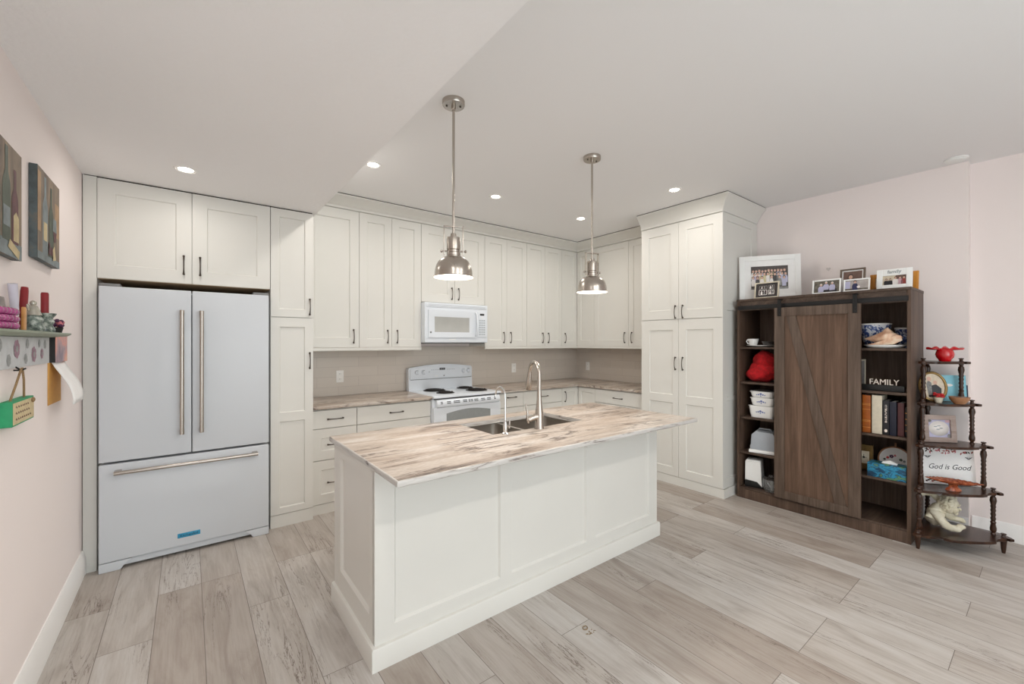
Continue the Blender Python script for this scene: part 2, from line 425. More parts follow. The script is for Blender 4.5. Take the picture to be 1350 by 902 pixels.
# ------------------------------------------------------------------ mesh helpers
class B:
    def __init__(s):
        s.bm = bmesh.new()
        s.mats = []

    def mi(s, m):
        m = M[m] if isinstance(m, str) else m
        if m not in s.mats:
            s.mats.append(m)
        return s.mats.index(m)

    def _fin(s, faces, m):
        i = s.mi(m)
        for f in faces:
            f.material_index = i
            f.smooth = True

    def quad(s, pts, m):
        f = s.bm.faces.new([s.bm.verts.new(p) for p in pts])
        s._fin([f], m)
        return f

    def box(s, x0, x1, y0, y1, z0, z1, m, bev=0.0, seg=2):
        x0, x1 = min(x0, x1), max(x0, x1)
        y0, y1 = min(y0, y1), max(y0, y1)
        z0, z1 = min(z0, z1), max(z0, z1)
        v = [s.bm.verts.new(p) for p in ((x0, y0, z0), (x1, y0, z0), (x1, y1, z0), (x0, y1, z0), (x0, y0, z1), (x1, y0, z1), (x1, y1, z1), (x0, y1, z1))]
        fs = [s.bm.faces.new([v[i] for i in q]) for q in ((3, 2, 1, 0), (4, 5, 6, 7), (0, 1, 5, 4), (1, 2, 6, 5), (2, 3, 7, 6), (3, 0, 4, 7))]
        s._fin(fs, m)
        if bev > 0:
            es = list({e for f in fs for e in f.edges})
            r = bmesh.ops.bevel(s.bm, geom=es, offset=bev, segments=seg, profile=0.6, affect='EDGES', clamp_overlap=True)
            s._fin(r['faces'], m)
        return s

    def prism(s, poly, d0, d1, m, plane='xz', bev=0.0):
        """poly in (a,b); extruded along the third axis from d0 to d1"""
        def P(a, b, d):
            return {'xz': (a, d, b), 'xy': (a, b, d), 'yz': (d, a, b)}[plane]
        a = [s.bm.verts.new(P(*p, d0)) for p in poly]
        b = [s.bm.verts.new(P(*p, d1)) for p in poly]
        n = len(poly)
        fs = [s.bm.faces.new(a), s.bm.faces.new(list(reversed(b)))]
        for i in range(n):
            fs.append(s.bm.faces.new((a[i], b[i], b[(i + 1) % n], a[(i + 1) % n])))
        s._fin(fs, m)
        if bev > 0:
            es = list(set(fs[0].edges) | set(fs[1].edges))
            r = bmesh.ops.bevel(s.bm, geom=es, offset=bev, segments=2, profile=0.6, affect='EDGES', clamp_overlap=True)
            s._fin(r['faces'], m)
        return s

    def lathe(s, prof, m, c=(0, 0, 0), seg=24, axis='z', a0=0.0, a1=2 * PI, sx=1.0, sy=1.0):
        full = abs(a1 - a0 - 2 * PI) < 1e-6
        n = seg if full else seg + 1
        rings = []
        for r, h in prof:
            ring = []
            for i in range(n):
                t = a0 + (a1 - a0) * i / seg
                p = (r * math.cos(t) * sx, r * math.sin(t) * sy, h)
                if axis == 'x':
                    p = (p[2], p[0], p[1])
                elif axis == 'y':
                    p = (p[0], p[2], p[1])
                ring.append(s.bm.verts.new((p[0] + c[0], p[1] + c[1], p[2] + c[2])))
            rings.append(ring)
        fs = []
        for k in range(len(rings) - 1):
            for i in range(seg):
                j = (i + 1) % n
                fs.append(s.bm.faces.new((rings[k][i], rings[k][j], rings[k + 1][j], rings[k + 1][i])))
        if full:
            for k, e in ((0, True), (-1, False)):
                if prof[k][0] > 1e-5:
                    fs.append(s.bm.faces.new(list(reversed(rings[k])) if e else rings[k]))
        s._fin(fs, m)
        return s

    def cyl(s, c, r, h, m, axis='z', seg=20, r2=None):
        r2 = r if r2 is None else r2
        return s.lathe([(r, 0), (r2, h)], m, c, seg, axis)

    def tube(s, pts, r, m, seg=8, closed=False):
        pts = [Vector(p) for p in pts]
        n = len(pts)
        rad = r if isinstance(r, (list, tuple)) else [r] * n
        rings = []
        up = Vector((0.13, 0.37, 0.92)).normalized()
        prev = None
        for i, p in enumerate(pts):
            if closed:
                t = pts[(i + 1) % n] - pts[i - 1]
            else:
                t = pts[min(i + 1, n - 1)] - pts[max(i - 1, 0)]
            t.normalize()
            if prev is None:
                u = t.cross(up)
                if u.length < 1e-3:
                    u = t.cross(Vector((1, 0, 0)))
            else:
                u = prev - t * prev.dot(t)
            u.normalize()
            prev = u
            v = t.cross(u)
            rings.append([s.bm.verts.new(p + (u * math.cos(2 * PI * k / seg) + v * math.sin(2 * PI * k / seg)) * rad[i]) for k in range(seg)])
        fs = []
        for i in range(n if closed else n - 1):
            a, b = rings[i], rings[(i + 1) % n]
            for k in range(seg):
                fs.append(s.bm.faces.new((a[k], a[(k + 1) % seg], b[(k + 1) % seg], b[k])))
        if not closed:
            fs.append(s.bm.faces.new(list(reversed(rings[0]))))
            fs.append(s.bm.faces.new(rings[-1]))
        s._fin(fs, m)
        return s

    def ell(s, c, r, m, u=16, v=10, rot=None):
        mt = Matrix.Translation(c)
        if rot:
            mt = mt @ Matrix.Rotation(rot[1], 4, rot[0])
        mt = mt @ Matrix.Diagonal((r[0], r[1], r[2], 1))
        res = bmesh.ops.create_uvsphere(s.bm, u_segments=u, v_segments=v, radius=1, matrix=mt)
        s._fin({f for vv in res['verts'] for f in vv.link_faces}, m)
        return s

    def disc(s, cx, cz, rx, rz, y, m, seg=18):
        """flat ellipse in the xz plane"""
        f = s.bm.faces.new([s.bm.verts.new((cx + rx * math.cos(2 * PI * i / seg), y, cz + rz * math.sin(2 * PI * i / seg))) for i in range(seg)])
        s._fin([f], m)
        return s

    def flat(s, poly, y, m):
        f = s.bm.faces.new([s.bm.verts.new((a, y, b)) for a, b in poly])
        s._fin([f], m)
        return s

    def rect(s, x0, x1, z0, z1, y, m):
        return s.flat([(x0, z0), (x1, z0), (x1, z1), (x0, z1)], y, m)

    def panel(s, x0, x1, z0, z1, panels, m, y=0.0, t=0.02, rec=0.009, bead=0.006, pm=None):
        """slab with recessed panels (same x-range, stacked in z)"""
        bm = s.bm
        fs = []
        F = lambda pts: fs.append(bm.faces.new([bm.verts.new(p) for p in pts]))
        if panels:
            p0, p1 = panels[0][0], panels[0][1]
            xs = [x0, p0, p1, x1]
            zs = [z0]
            for p in panels:
                zs += [p[2], p[3]]
            zs.append(z1)
        else:
            xs, zs = [x0, x1], [z0, z1]
        inner = []
        for i in range(len(xs) - 1):
            for k in range(len(zs) - 1):
                a0, a1, b0, b1 = xs[i], xs[i + 1], zs[k], zs[k + 1]
                if panels and i == 1 and k % 2 == 1:
                    o = [(a0, y, b0), (a1, y, b0), (a1, y, b1), (a0, y, b1)]
                    q = [(a0 + bead, y + rec, b0 + bead), (a1 - bead, y + rec, b0 + bead), (a1 - bead, y + rec, b1 - bead), (a0 + bead, y + rec, b1 - bead)]
                    for e in range(4):
                        F((o[e], o[(e + 1) % 4], q[(e + 1) % 4], q[e]))
                    inner.append(bm.faces.new([bm.verts.new(p) for p in q]))
                else:
                    F(((a0, y, b0), (a1, y, b0), (a1, y, b1), (a0, y, b1)))
        F(((x0, y, z0), (x0, y + t, z0), (x1, y + t, z0), (x1, y, z0)))
        F(((x0, y, z1), (x1, y, z1), (x1, y + t, z1), (x0, y + t, z1)))
        F(((x0, y, z0), (x0, y, z1), (x0, y + t, z1), (x0, y + t, z0)))
        F(((x1, y, z0), (x1, y + t, z0), (x1, y + t, z1), (x1, y, z1)))
        F(((x0, y + t, z0), (x0, y + t, z1), (x1, y + t, z1), (x1, y + t, z0)))
        s._fin(fs, m)
        if inner:
            s._fin(inner, pm or m)
        bmesh.ops.remove_doubles(bm, verts=bm.verts[:], dist=1e-5)
        return s

    def text(s, body, size, cx, cz, y, m, depth=0.0004, shear=0.0, face=-1, spacing=1.0, width=None, bold=0.0):
        """lettering in the xz plane, read from -y; centred on cx,cz"""
        cu = bpy.data.curves.new('lettering', 'FONT')
        cu.body = body
        cu.size = size
        cu.shear = shear
        cu.space_character = spacing
        cu.extrude = depth
        cu.offset = bold
        cu.align_x = 'CENTER'
        cu.align_y = 'CENTER'
        cu.resolution_u = 3
        o = bpy.data.objects.new('lettering', cu)
        C.objects.link(o)
        me = o.evaluated_get(bpy.context.evaluated_depsgraph_get()).to_mesh()
        xs = [v.co.x for v in me.vertices]
        k = 1.0
        if width and xs:
            k = width / (max(xs) - min(xs))
        vs = [s.bm.verts.new((cx + v.co.x * k, y - v.co.z, cz + v.co.y * (k if width is None else 1.0))) for v in me.vertices]
        fs = []
        for p in me.polygons:
            try:
                fs.append(s.bm.faces.new([vs[i] for i in p.vertices]))
            except ValueError:
                pass
        s._fin(fs, m)
        o.to_mesh_clear()
        bpy.data.objects.remove(o)
        bpy.data.curves.remove(cu)
        return s

    def move(s, mt):
        bmesh.ops.transform(s.bm, matrix=mt, verts=s.bm.verts[:])
        return s

    def mesh(s, name, ang=35):
        bmesh.ops.recalc_face_normals(s.bm, faces=s.bm.faces[:])
        me = bpy.data.meshes.new(name)
        s.bm.to_mesh(me)
        s.bm.free()
        for m in s.mats:
            me.materials.append(m)
        me.set_sharp_from_angle(angle=math.radians(ang))
        return me


def obj(name, b, parent=None, loc=(0, 0, 0), rot=(0, 0, 0), ang=35, label=None):
    me = b if isinstance(b, bpy.types.Mesh) else b.mesh(name, ang)
    o = bpy.data.objects.new(name, me)
    C.objects.link(o)
    o.parent = parent
    o.location = loc
    o.rotation_euler = rot
    if label:
        o['label'] = label
    return o


def thing(name, label, cat, loc=(0, 0, 0), phi=0.0, group=None, lean=0.0, roll=0.0):
    o = bpy.data.objects.new(name, None)
    C.objects.link(o)
    o.empty_display_size = 0.05
    o.location = loc
    o.rotation_euler = (-math.radians(lean), math.radians(roll), math.radians(phi))
    return tag(o, label, cat, group)


def tag(o, label, cat, group=None):
    o['label'] = label
    o['category'] = cat
    if group:
        o['group'] = group
    return o


def struct(name, b, loc=(0, 0, 0), rot=(0, 0, 0), ang=35):
    o = obj(name, b, None, loc, rot, ang)
    o['kind'] = 'structure'
    return o


def dup(o, parent=None):
    c = o.copy()
    C.objects.link(c)
    c.parent = parent
    for ch in list(o.children):
        dup(ch, c)
    return c


# ------------------------------------------------------------------ the room
XL, XR, XN, YB, YF = -0.53, 4.635, 4.74, 4.42, 3.714
ZB, ZU, XE, YREAR = 2.505, 2.81, 0.83, -2.2
struct('floor', B().box(XL - 0.1, XN + 0.1, YREAR, YB + 0.1, -0.06, 0, 'floor'))
struct('wall_left', B().box(XL - 0.1, XL, YREAR, YB + 0.1, 0, ZU, 'wall'))
struct('wall_back', B().box(XL, XR, YB, YB + 0.1, 0, ZU, 'wall'))
struct('wall_right', B().box(XR, XR + 0.2, 0.408, YB + 0.1, 0, ZU, 'wall'))
struct('wall_right_recess', B().box(XN, XN + 0.1, YREAR, 0.408, 0, ZU, 'wall'))
struct('rear_light_blocker', B().box(2.9, XN, YREAR - 0.1, YREAR, 0, ZU, 'wall'))  # unseen piece added to hold daylight off the right side
struct('ceiling', B().box(XE, XN + 0.1, YREAR, YB + 0.1, ZU, ZU + 0.08, 'ceil'))
struct('ceiling_bulkhead', B().box(XL, XE, YREAR, YB, ZB, ZU + 0.08, 'stipple'))


def base_profile(t=0.015, h=0.14):
    return [(0, 0), (t, 0), (t, h * 0.72), (t * 0.7, h * 0.8), (t * 0.55, h * 0.93), (t * 0.25, h), (0, h)]


struct('baseboard_left', B().prism([(XL + a, z) for a, z in base_profile(0.018, 0.15)], YREAR, YF - 0.004, 'trim', 'xz'))
struct('baseboard_right', B().prism([(XR - a, z) for a, z in base_profile(0.014, 0.13)], 0.408, 1.86, 'trim', 'xz'))
struct('baseboard_recess', B().prism([(XN - a, z) for a, z in base_profile(0.016, 0.13)], YREAR, 0.40, 'trim', 'xz'))
# tiled splashback on both walls
struct('wall_backsplash', B().box(0.81, XR - 0.001, YB - 0.01, YB, 0.915, 1.40, 'tile').box(XR - 0.01, XR, 2.775, YB - 0.01, 0.915, 1.40, 'tile'))


# ------------------------------------------------------------------ cabinets
def pull_mesh():
    b = B()
    L = 0.062
    pts, rad = [], []
    for i in range(15):
        t = -1 + 2 * i / 14
        pts.append((0, -0.014 - 0.016 * (1 - t * t) ** 0.8, t * L))
        rad.append(0.0036 + 0.0022 * abs(t) ** 3)
    b.tube(pts, rad, 'pewter', 8)
    for sg in (-1, 1):
        b.cyl((0, -0.016, sg * L * 0.96), 0.0055, 0.016, 'pewter', 'y', 10)
        b.ell((0, -0.016, sg * L), (0.0075, 0.0075, 0.0075), 'pewter', 10, 6)
    return b.mesh('pull')


PULL = pull_mesh()


def front(parent, kind, x0, x1, z0, z1, handle=None, stile=0.075, panels='auto', top=None, hgap=0.0015):
    b = B()
    g = hgap
    if panels == 'auto':
        panels = [(x0 + stile, x1 - stile, z0 + stile * 1.05, z1 - (top or stile * 1.05))]
    b.panel(x0 + g, x1 - g, z0 + g, z1 - g, panels, 'cab')
    d = obj(kind, b, parent, ang=15)
    if handle:
        hx, hz, ori = handle
        obj('handle', PULL, d, (hx, 0, hz), (0, 0 if ori == 'v' else PI / 2, 0))
    return d


def body(parent, x0, x1, depth, z0, z1, y0=0.0205, under='cab', name='carcass'):
    b = B()
    b.box(x0, x1, y0, depth, z0 + 0.004, z1, 'cab')
    b.box(x0, x1, y0, depth, z0, z0 + 0.004, under)
    return obj(name, b, parent)


# filler panel between left wall and refrigerator
b = B().box(-0.526, -0.463, 0, 0.70, 0, 2.499, 'cab', 0.001)
t = thing('filler_panel', 'tall narrow cream filler panel between left wall and refrigerator', 'cabinet panel', (0, YF, 0))
obj('panel', b, t)
# above the refrigerator
t = thing('fridge_cabinet', 'wide cream cabinet with two doors above the white refrigerator', 'cabinet', (0, YF, 0))
body(t, -0.462, 0.4985, 0.70, 1.857, 2.499, under='raw')
front(t, 'door', -0.462, 0.017, 1.858, 2.497, (-0.028, 1.985, 'v'), 0.085)
front(t, 'door', 0.018, 0.4985, 1.858, 2.497, (0.063, 1.985, 'v'), 0.085)
# tall cupboard right of the refrigerator
t = thing('tall_cabinet', 'tall narrow cream cupboard between refrigerator and drawer cabinet', 'cabinet', (0, YF, 0))
body(t, 0.5005, 0.806, 0.70, 0.002, 2.497)
front(t, 'door', 0.5005, 0.806, 1.648, 2.497, (0.778, 1.735, 'v'), 0.06)
front(t, 'door', 0.5005, 0.806, 0.10, 1.645, (0.778, 1.30, 'v'), 0.06, [(0.562, 0.744, 0.15, 0.825), (0.562, 0.744, 0.895, 1.572)])
obj('toe_kick', B().box(0.5005, 0.806, 0.004, 0.02, 0, 0.097, 'cab'), t)
# upper cabinets along the back wall
YU = 4.07
ZU0, ZU1 = 1.40, 2.695
GU = 'cream upper cabinets along the back wall'


def upper(name, label, x0, x1, seams, handles, z0=ZU0, stile=0.07, phi=0, org=None, grp=GU):
    t = thing(name, label, 'cabinet', org or (0, YU, 0), phi, grp)
    body(t, x0, x1, 0.345, z0, ZU1, under='cab')
    xs = [x0] + seams + [x1]
    for i in range(len(xs) - 1):
        h = handles[i]
        front(t, 'door', xs[i], xs[i + 1], z0, ZU1 - 0.002, (h, z0 + 0.105, 'v') if h is not None else None, stile)
    return t


upper('upper_cabinet', 'single-door cream upper cabinet beside the tall cupboard', 0.808, 1.29, [], [1.235], stile=0.085)
upper('upper_cabinet', 'two-door cream upper cabinet left of the microwave', 1.291, 1.929, [1.612], [1.565, 1.665], stile=0.075)
upper('upper_cabinet', 'short two-door cream cabinet directly above the microwave', 1.931, 2.729, [2.33], [2.29, 2.375], z0=1.876, stile=0.085)
upper('upper_cabinet', 'two-door cream upper cabinet right of the microwave', 2.731, 3.365, [3.05], [3.00, 3.105])
upper('upper_cabinet', 'two-door cream upper cabinet near the kitchen corner', 3.366, 3.97, [3.672], [3.625, 3.725], stile=0.06)
upper('upper_cabinet', 'single-door cream upper cabinet in the back corner', 3.971, 4.268, [], [4.03], stile=0.06)
# right-hand run, facing -x : local x = 4.07 - world y
t = upper('upper_cabinet', 'cream upper cabinet on right wall beside the tall pantry', 0.0, 1.285, [0.315, 0.86], [None, 0.81, 0.915], phi=-90, org=(4.27, 4.07, 0), grp=None)
# light rails and crown
obj0 = B().prism([(4.062, 1.398), (4.062, 1.372), (4.068, 1.366), (4.082, 1.366), (4.082, 1.398)], 0.808, 1.929, 'cab', 'yz')
struct('trim_1', obj0)
struct('trim_2', B().prism([(4.062, 1.398), (4.062, 1.372), (4.068, 1.366), (4.082, 1.366), (4.082, 1.398)], 2.731, 4.275, 'cab', 'yz')
       .prism([(4.262, 1.398), (4.262, 1.372), (4.268, 1.366), (4.282, 1.366), (4.282, 1.398)], 2.772, 4.075, 'cab', 'xz'))


def crown_poly(f, p, z0, z1):
    """(offset from front plane, z): f = sign of outward direction"""
    return [(0.03, z0), (0.0, z0), (-0.006, z0 + 0.004), (-0.006, z0 + 0.022), (-p * 0.35, z0 + (z1 - z0) * 0.42), (-p * 0.78, z0 + (z1 - z0) * 0.78), (-p, z1 - 0.016), (-p, z1), (0.03, z1)]


def crown(path, p, z0, z1, m='cab'):
    """sweep crown along list of (x,y,nx,ny) corner points; n = outward offset direction of the mitre"""
    b = B()
    pr = crown_poly(1, p, z0, z1)
    rings = [[b.bm.verts.new((x - nx * a, y - ny * a, z)) for a, z in pr] for x, y, nx, ny in path]
    fs = []
    n = len(pr)
    for r0, r1 in zip(rings, rings[1:]):
        for i in range(n):
            fs.append(b.bm.faces.new((r0[i], r0[(i + 1) % n], r1[(i + 1) % n], r1[i])))
    fs.append(b.bm.faces.new(rings[0]))
    fs.append(b.bm.faces.new(list(reversed(rings[-1]))))
    b._fin(fs, m)
    return b


ZC0, ZC1 = ZU1 + 0.001, ZU - 0.007
b = crown([(0.83, YU, 0, -1), (4.27, YU, -1, -1), (4.27, 2.79, -1, 0)], 0.10, ZC0, ZC1)
struct('trim_3', b)
struct('crown_gap_shade', B().box(0.84, 4.25, YU - 0.097, YU + 0.3, ZC1 + 0.0005, ZU - 0.0005, 'gap').box(4.173, 4.6, 2.79, YU, ZC1 + 0.0005, ZU - 0.0005, 'gap'))  # dark filler standing in for shade in the gap above the crown
struct('ceiling_gap_shade', B().box(-0.52, 0.80, YF + 0.008, YF + 0.4, 2.4995, 2.5045, 'gap'))  # dark sheet painted as shade between cabinet tops and low ceiling

# pantry on the right wall : front x=3.91, local x = 2.768 - y
XP, YP0, YP1 = 3.91, 1.888, 2.768
t = thing('pantry_cabinet', 'tall cream pantry cupboard with four doors beside the bookcase', 'cabinet', (XP, YP1, 0), -90)
W = YP1 - YP0
body(t, 0.0, W - 0.021, XR - XP - 0.003, 0.002, 2.66)
PS = 0.437
front(t, 'door', 0, PS, 1.683, 2.657, (PS - 0.03, 1.755, 'v'), 0.09)
front(t, 'door', PS, W - 0.004, 1.683, 2.657, (PS + 0.05, 1.755, 'v'), 0.085)
front(t, 'door', 0, PS, 0.088, 1.68, (PS - 0.03, 1.235, 'v'), panels=[(0.10, 0.373, 0.172, 0.832), (0.10, 0.373, 0.912, 1.575)])
front(t, 'door', PS, W - 0.004, 0.088, 1.68, (PS + 0.05, 1.235, 'v'), panels=[(PS + 0.08, 0.79, 0.172, 0.832), (PS + 0.08, 0.79, 0.912, 1.575)])
obj('toe_kick', B().box(0, W - 0.002, 0.003, 0.02, 0, 0.085, 'cab').box(W - 0.002, W + 0.012, 0.003, 0.70, 0, 0.085, 'cab'), t)
# side panel faces -y : built in its own frame then turned
sb = B().panel(0.002, XR - XP - 0.004, 0.088, 2.658, [(0.075, 0.60, 0.17, 0.90), (0.075, 0.60, 0.935, 1.752), (0.075, 0.60, 1.80, 2.592)], 'cab', 0, 0.02)
sb.move(Matrix.Translation((W, 0, 0)) @ Matrix.Rotation(PI / 2, 4, 'Z'))
obj('side_panel', sb, t, ang=15)
cb = crown([(0, 0, 0, -1), (W, 0, 1, -1), (W, XR - XP - 0.004, 1, 0)], 0.088, 2.661, ZU - 0.007)
obj('crown_moulding', cb, t)
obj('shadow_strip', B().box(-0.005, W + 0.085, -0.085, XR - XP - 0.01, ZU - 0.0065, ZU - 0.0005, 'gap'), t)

# base cabinets
YC = 3.78
GB = 'cream base cabinets along the back wall'
t = thing('drawer_cabinet', 'narrow cream three-drawer base cabinet beside the tall cupboard', 'cabinet', (0, YC, 0), 0, GB)
body(t, 0.807, 1.177, 0.63, 0.002, 0.884)
front(t, 'drawer', 0.807, 1.177, 0.72, 0.872, (0.995, 0.797, 'h'), panels=[])
front(t, 'drawer', 0.807, 1.177, 0.453, 0.717, (0.995, 0.582, 'h'), 0.075)
front(t, 'drawer', 0.807, 1.177, 0.085, 0.450, (0.995, 0.262, 'h'), 0.075)
obj('toe_kick', B().box(0.807, 1.177, 0.004, 0.02, 0, 0.082, 'cab'), t)
t = thing('drawer_cabinet', 'wide cream drawer base cabinet left of the white range', 'cabinet', (0, YC, 0), 0, GB)
body(t, 1.179, 1.893, 0.63, 0.002, 0.884)
front(t, 'drawer', 1.179, 1.893, 0.72, 0.872, (1.54, 0.797, 'h'), panels=[])
front(t, 'drawer', 1.179, 1.893, 0.453, 0.717, (1.54, 0.60, 'h'), 0.075)
front(t, 'drawer', 1.179, 1.893, 0.085, 0.450, (1.54, 0.262, 'h'), 0.075)
obj('toe_kick', B().box(1.179, 1.893, 0.004, 0.02, 0, 0.082, 'cab'), t)
t = thing('drawer_cabinet', 'cream drawer base cabinet right of the white range', 'cabinet', (0, YC, 0), 0, GB)
body(t, 2.719, 3.075, 0.63, 0.002, 0.884)
front(t, 'drawer', 2.719, 3.075, 0.712, 0.872, (2.90, 0.825, 'h'), panels=[])
front(t, 'door', 2.719, 3.075, 0.085, 0.709, None)
obj('toe_kick', B().box(2.719, 3.075, 0.004, 0.02, 0, 0.082, 'cab'), t)
t = thing('drawer_cabinet', 'cream drawer base cabinet behind the sink faucet', 'cabinet', (0, YC, 0), 0, GB)
body(t, 3.077, 3.698, 0.63, 0.002, 0.884)
front(t, 'drawer', 3.077, 3.698, 0.712, 0.872, (3.385, 0.80, 'h'), panels=[])
front(t, 'door', 3.077, 3.388, 0.085, 0.709, None)
front(t, 'door', 3.388, 3.698, 0.085, 0.709, None)
obj('toe_kick', B().box(3.077, 3.698, 0.004, 0.02, 0, 0.082, 'cab'), t)
t = thing('corner_cabinet', 'cream corner base cabinet with one upright pull', 'cabinet', (0, YC, 0), 0, GB)
body(t, 3.70, 3.984, 0.63, 0.002, 0.884)
front(t, 'door', 3.70, 3.984, 0.085, 0.872, (3.742, 0.765, 'v'), 0.05)
t = thing('drawer_cabinet', 'cream drawer base cabinet on right wall beside the pantry', 'cabinet', (3.985, 3.78, 0), -90)
body(t, 0.0, 1.008, 0.64, 0.002, 0.884)
front(t, 'door', 0.002, 0.29, 0.085, 0.872, None, 0.05)
front(t, 'drawer', 0.29, 1.006, 0.712, 0.872, (0.64, 0.79, 'h'), panels=[])
front(t, 'door', 0.29, 0.648, 0.085, 0.709, None)
front(t, 'door', 0.648, 1.006, 0.085, 0.709, None)


# ------------------------------------------------------------------ worktops
def slab(poly, z0, z1, top, edge, bev=0.006):
    b = B()
    b.prism(poly, z0, z1, edge, 'xy', bev)
    i = b.mi(top)
    for f in b.bm.faces:
        f.normal_update()
        if abs(f.normal.z) > 0.95:
            f.material_index = i
    return b


cs = slab([(0.808, 3.75), (1.894, 3.75), (1.894, 4.409), (0.808, 4.409)], 0.885, 0.915, 'counter', 'counter')
tag(obj('countertop', cs), 'short streaked beige countertop left of the range', 'countertop')
cs = slab([(2.718, 3.75), (3.96, 3.75), (3.96, 2.772), (4.624, 2.772), (4.624, 4.409), (2.718, 4.409)], 0.885, 0.915, 'counter', 'counter')
tag(obj('countertop', cs), 'L-shaped streaked beige countertop in the corner right of the range', 'countertop')

# ------------------------------------------------------------------ island
IX0, IX1, IY0, IY1 = 0.65, 2.79, 1.84, 2.49
t = thing('kitchen_island', 'large off-white panelled island base under the streaked countertop', 'kitchen island', (0, 0, 0))
b = B()
b.box(IX0 + 0.02, IX1 - 0.02, IY0 + 0.02, IY1, 0.0, 0.10, 'cab')
b.box(IX0 + 0.02, IX1 - 0.02, IY0 + 0.02, IY1, 0.10, 0.118, 'cab')
b.box(IX0 + 0.02, IX1 - 0.02, IY0 + 0.02, 1.935, 0.118, 0.886, 'cab')
b.box(IX0 + 0.02, 1.33, 1.935, IY1, 0.118, 0.886, 'cab').box(2.21, IX1 - 0.02, 1.935, IY1, 0.118, 0.886, 'cab')
b.box(1.33, 2.21, 2.46, IY1, 0.118, 0.886, 'cab')
obj('carcass', b, t)


def multi_panel(x0, x1, z0, z1, spans, pz0, pz1, m, y=0.0, tk=0.02):
    b = B()
    cuts = [x0] + [(spans[i][1] + spans[i + 1][0]) / 2 for i in range(len(spans) - 1)] + [x1]
    for i, (a, c) in enumerate(spans):
        b.panel(cuts[i], cuts[i + 1], z0, z1, [(a, c, pz0, pz1)], m, y, tk, 0.012, 0.010)
    return b


fp = multi_panel(IX0, IX1, 0.0, 0.886, [(0.741, 1.339), (1.414, 2.018), (2.102, 2.692)], 0.172, 0.815, 'cab').move(Matrix.Translation((0, IY0, 0)))
obj('front_panel', fp, t, ang=15)
ep = B().panel(0, 0.63, 0, 0.886, [(0.115, 0.575, 0.21, 0.825)], 'cab', 0, 0.02, 0.014, 0.012)
ep.move(Matrix.Translation((IX0, IY1 - 0.005, 0)) @ Matrix.Rotation(-PI / 2, 4, 'Z'))
obj('end_panel', ep, t, ang=15)
ep = B().panel(0, 0.63, 0, 0.886, [(0.09, 0.52, 0.21, 0.825)], 'cab', 0, 0.02, 0.014, 0.012)
ep.move(Matrix.Translation((IX1, IY0 + 0.015, 0)) @ Matrix.Rotation(PI / 2, 4, 'Z'))
obj('end_panel', ep, t, ang=15)
mo = B()
bp = [(0, 0), (-0.017, 0), (-0.017, 0.094), (-0.013, 0.10), (0, 0.104)]
rg = [(IX0, IY1, -1, 0), (IX0, IY0, -1, -1), (IX1, IY0, 1, -1), (IX1, IY1, 1, 0)]
rings = [[mo.bm.verts.new((x - nx * a, y - ny * a, z)) for a, z in bp] for x, y, nx, ny in rg]
fs = []
for r0, r1 in zip(rings, rings[1:]):
    for i in range(len(bp)):
        fs.append(mo.bm.faces.new((r0[i], r0[(i + 1) % 5], r1[(i + 1) % 5], r1[i])))
fs += [mo.bm.faces.new(rings[0]), mo.bm.faces.new(list(reversed(rings[-1])))]
mo._fin(fs, 'cab')
obj('base_moulding', mo, t)

# island worktop with a cut-out for the double sink
SX0, SXM0, SXM1, SX1, SY0, SY1 = 1.395, 1.695, 1.722, 2.145, 1.99, 2.385
TX0, TX1, TY0, TY1 = 0.634, 2.836, 1.546, 2.533
b = B()
zt, zb_ = 0.915, 0.888
xs = [TX0, SX0, SX1, TX1]
ys = [TY0, SY0, SY1, TY1]
for i in range(3):
    for k in range(3):
        if i == 1 and k == 1:
            continue
        b.quad([(xs[i], ys[k], zt), (xs[i + 1], ys[k], zt), (xs[i + 1], ys[k + 1], zt), (xs[i], ys[k + 1], zt)], 'counter')
        b.quad([(xs[i], ys[k], zb_), (xs[i], ys[k + 1], zb_), (xs[i + 1], ys[k + 1], zb_), (xs[i + 1], ys[k], zb_)], 'edge')
for i in range(3):
    for y in (ys[0], ys[3]):
        b.quad([(xs[i], y, zb_), (xs[i + 1], y, zb_), (xs[i + 1], y, zt), (xs[i], y, zt)], 'edge')
    for x in (xs[0], xs[3]):
        b.quad([(x, ys[i], zb_), (x, ys[i + 1], zb_), (x, ys[i + 1], zt), (x, ys[i], zt)], 'edge')
b.quad([(SX0, SY0, zb_), (SX1, SY0, zb_), (SX1, SY0, zt), (SX0, SY0, zt)], 'edge')
b.quad([(SX0, SY1, zb_), (SX1, SY1, zb_), (SX1, SY1, zt), (SX0, SY1, zt)], 'edge')
b.quad([(SX0, SY0, zb_), (SX0, SY1, zb_), (SX0, SY1, zt), (SX0, SY0, zt)], 'edge')
b.quad([(SX1, SY0, zb_), (SX1, SY1, zb_), (SX1, SY1, zt), (SX1, SY0, zt)], 'edge')
bmesh.ops.remove_doubles(b.bm, verts=b.bm.verts[:], dist=1e-5)
bmesh.ops.recalc_face_normals(b.bm, faces=b.bm.faces[:])
es = [e for e in b.bm.edges if len(e.link_faces) == 2 and e.calc_face_angle() > 1 and (abs(e.verts[0].co.x - e.verts[1].co.x) > 0.3 or abs(e.verts[0].co.y - e.verts[1].co.y) > 0.3) and all(v.co.x in (TX0, TX1) or v.co.y in (TY0, TY1) or abs(v.co.x - TX0) < 1e-4 or abs(v.co.x - TX1) < 1e-4 or abs(v.co.y - TY0) < 1e-4 or abs(v.co.y - TY1) < 1e-4 for v in e.verts)]
r = bmesh.ops.bevel(b.bm, geom=es, offset=0.007, segments=3, profile=0.5, affect='EDGES')
b._fin(r['faces'], 'edge')
tag(obj('island_countertop', b), 'long streaked beige countertop on the white island', 'countertop')


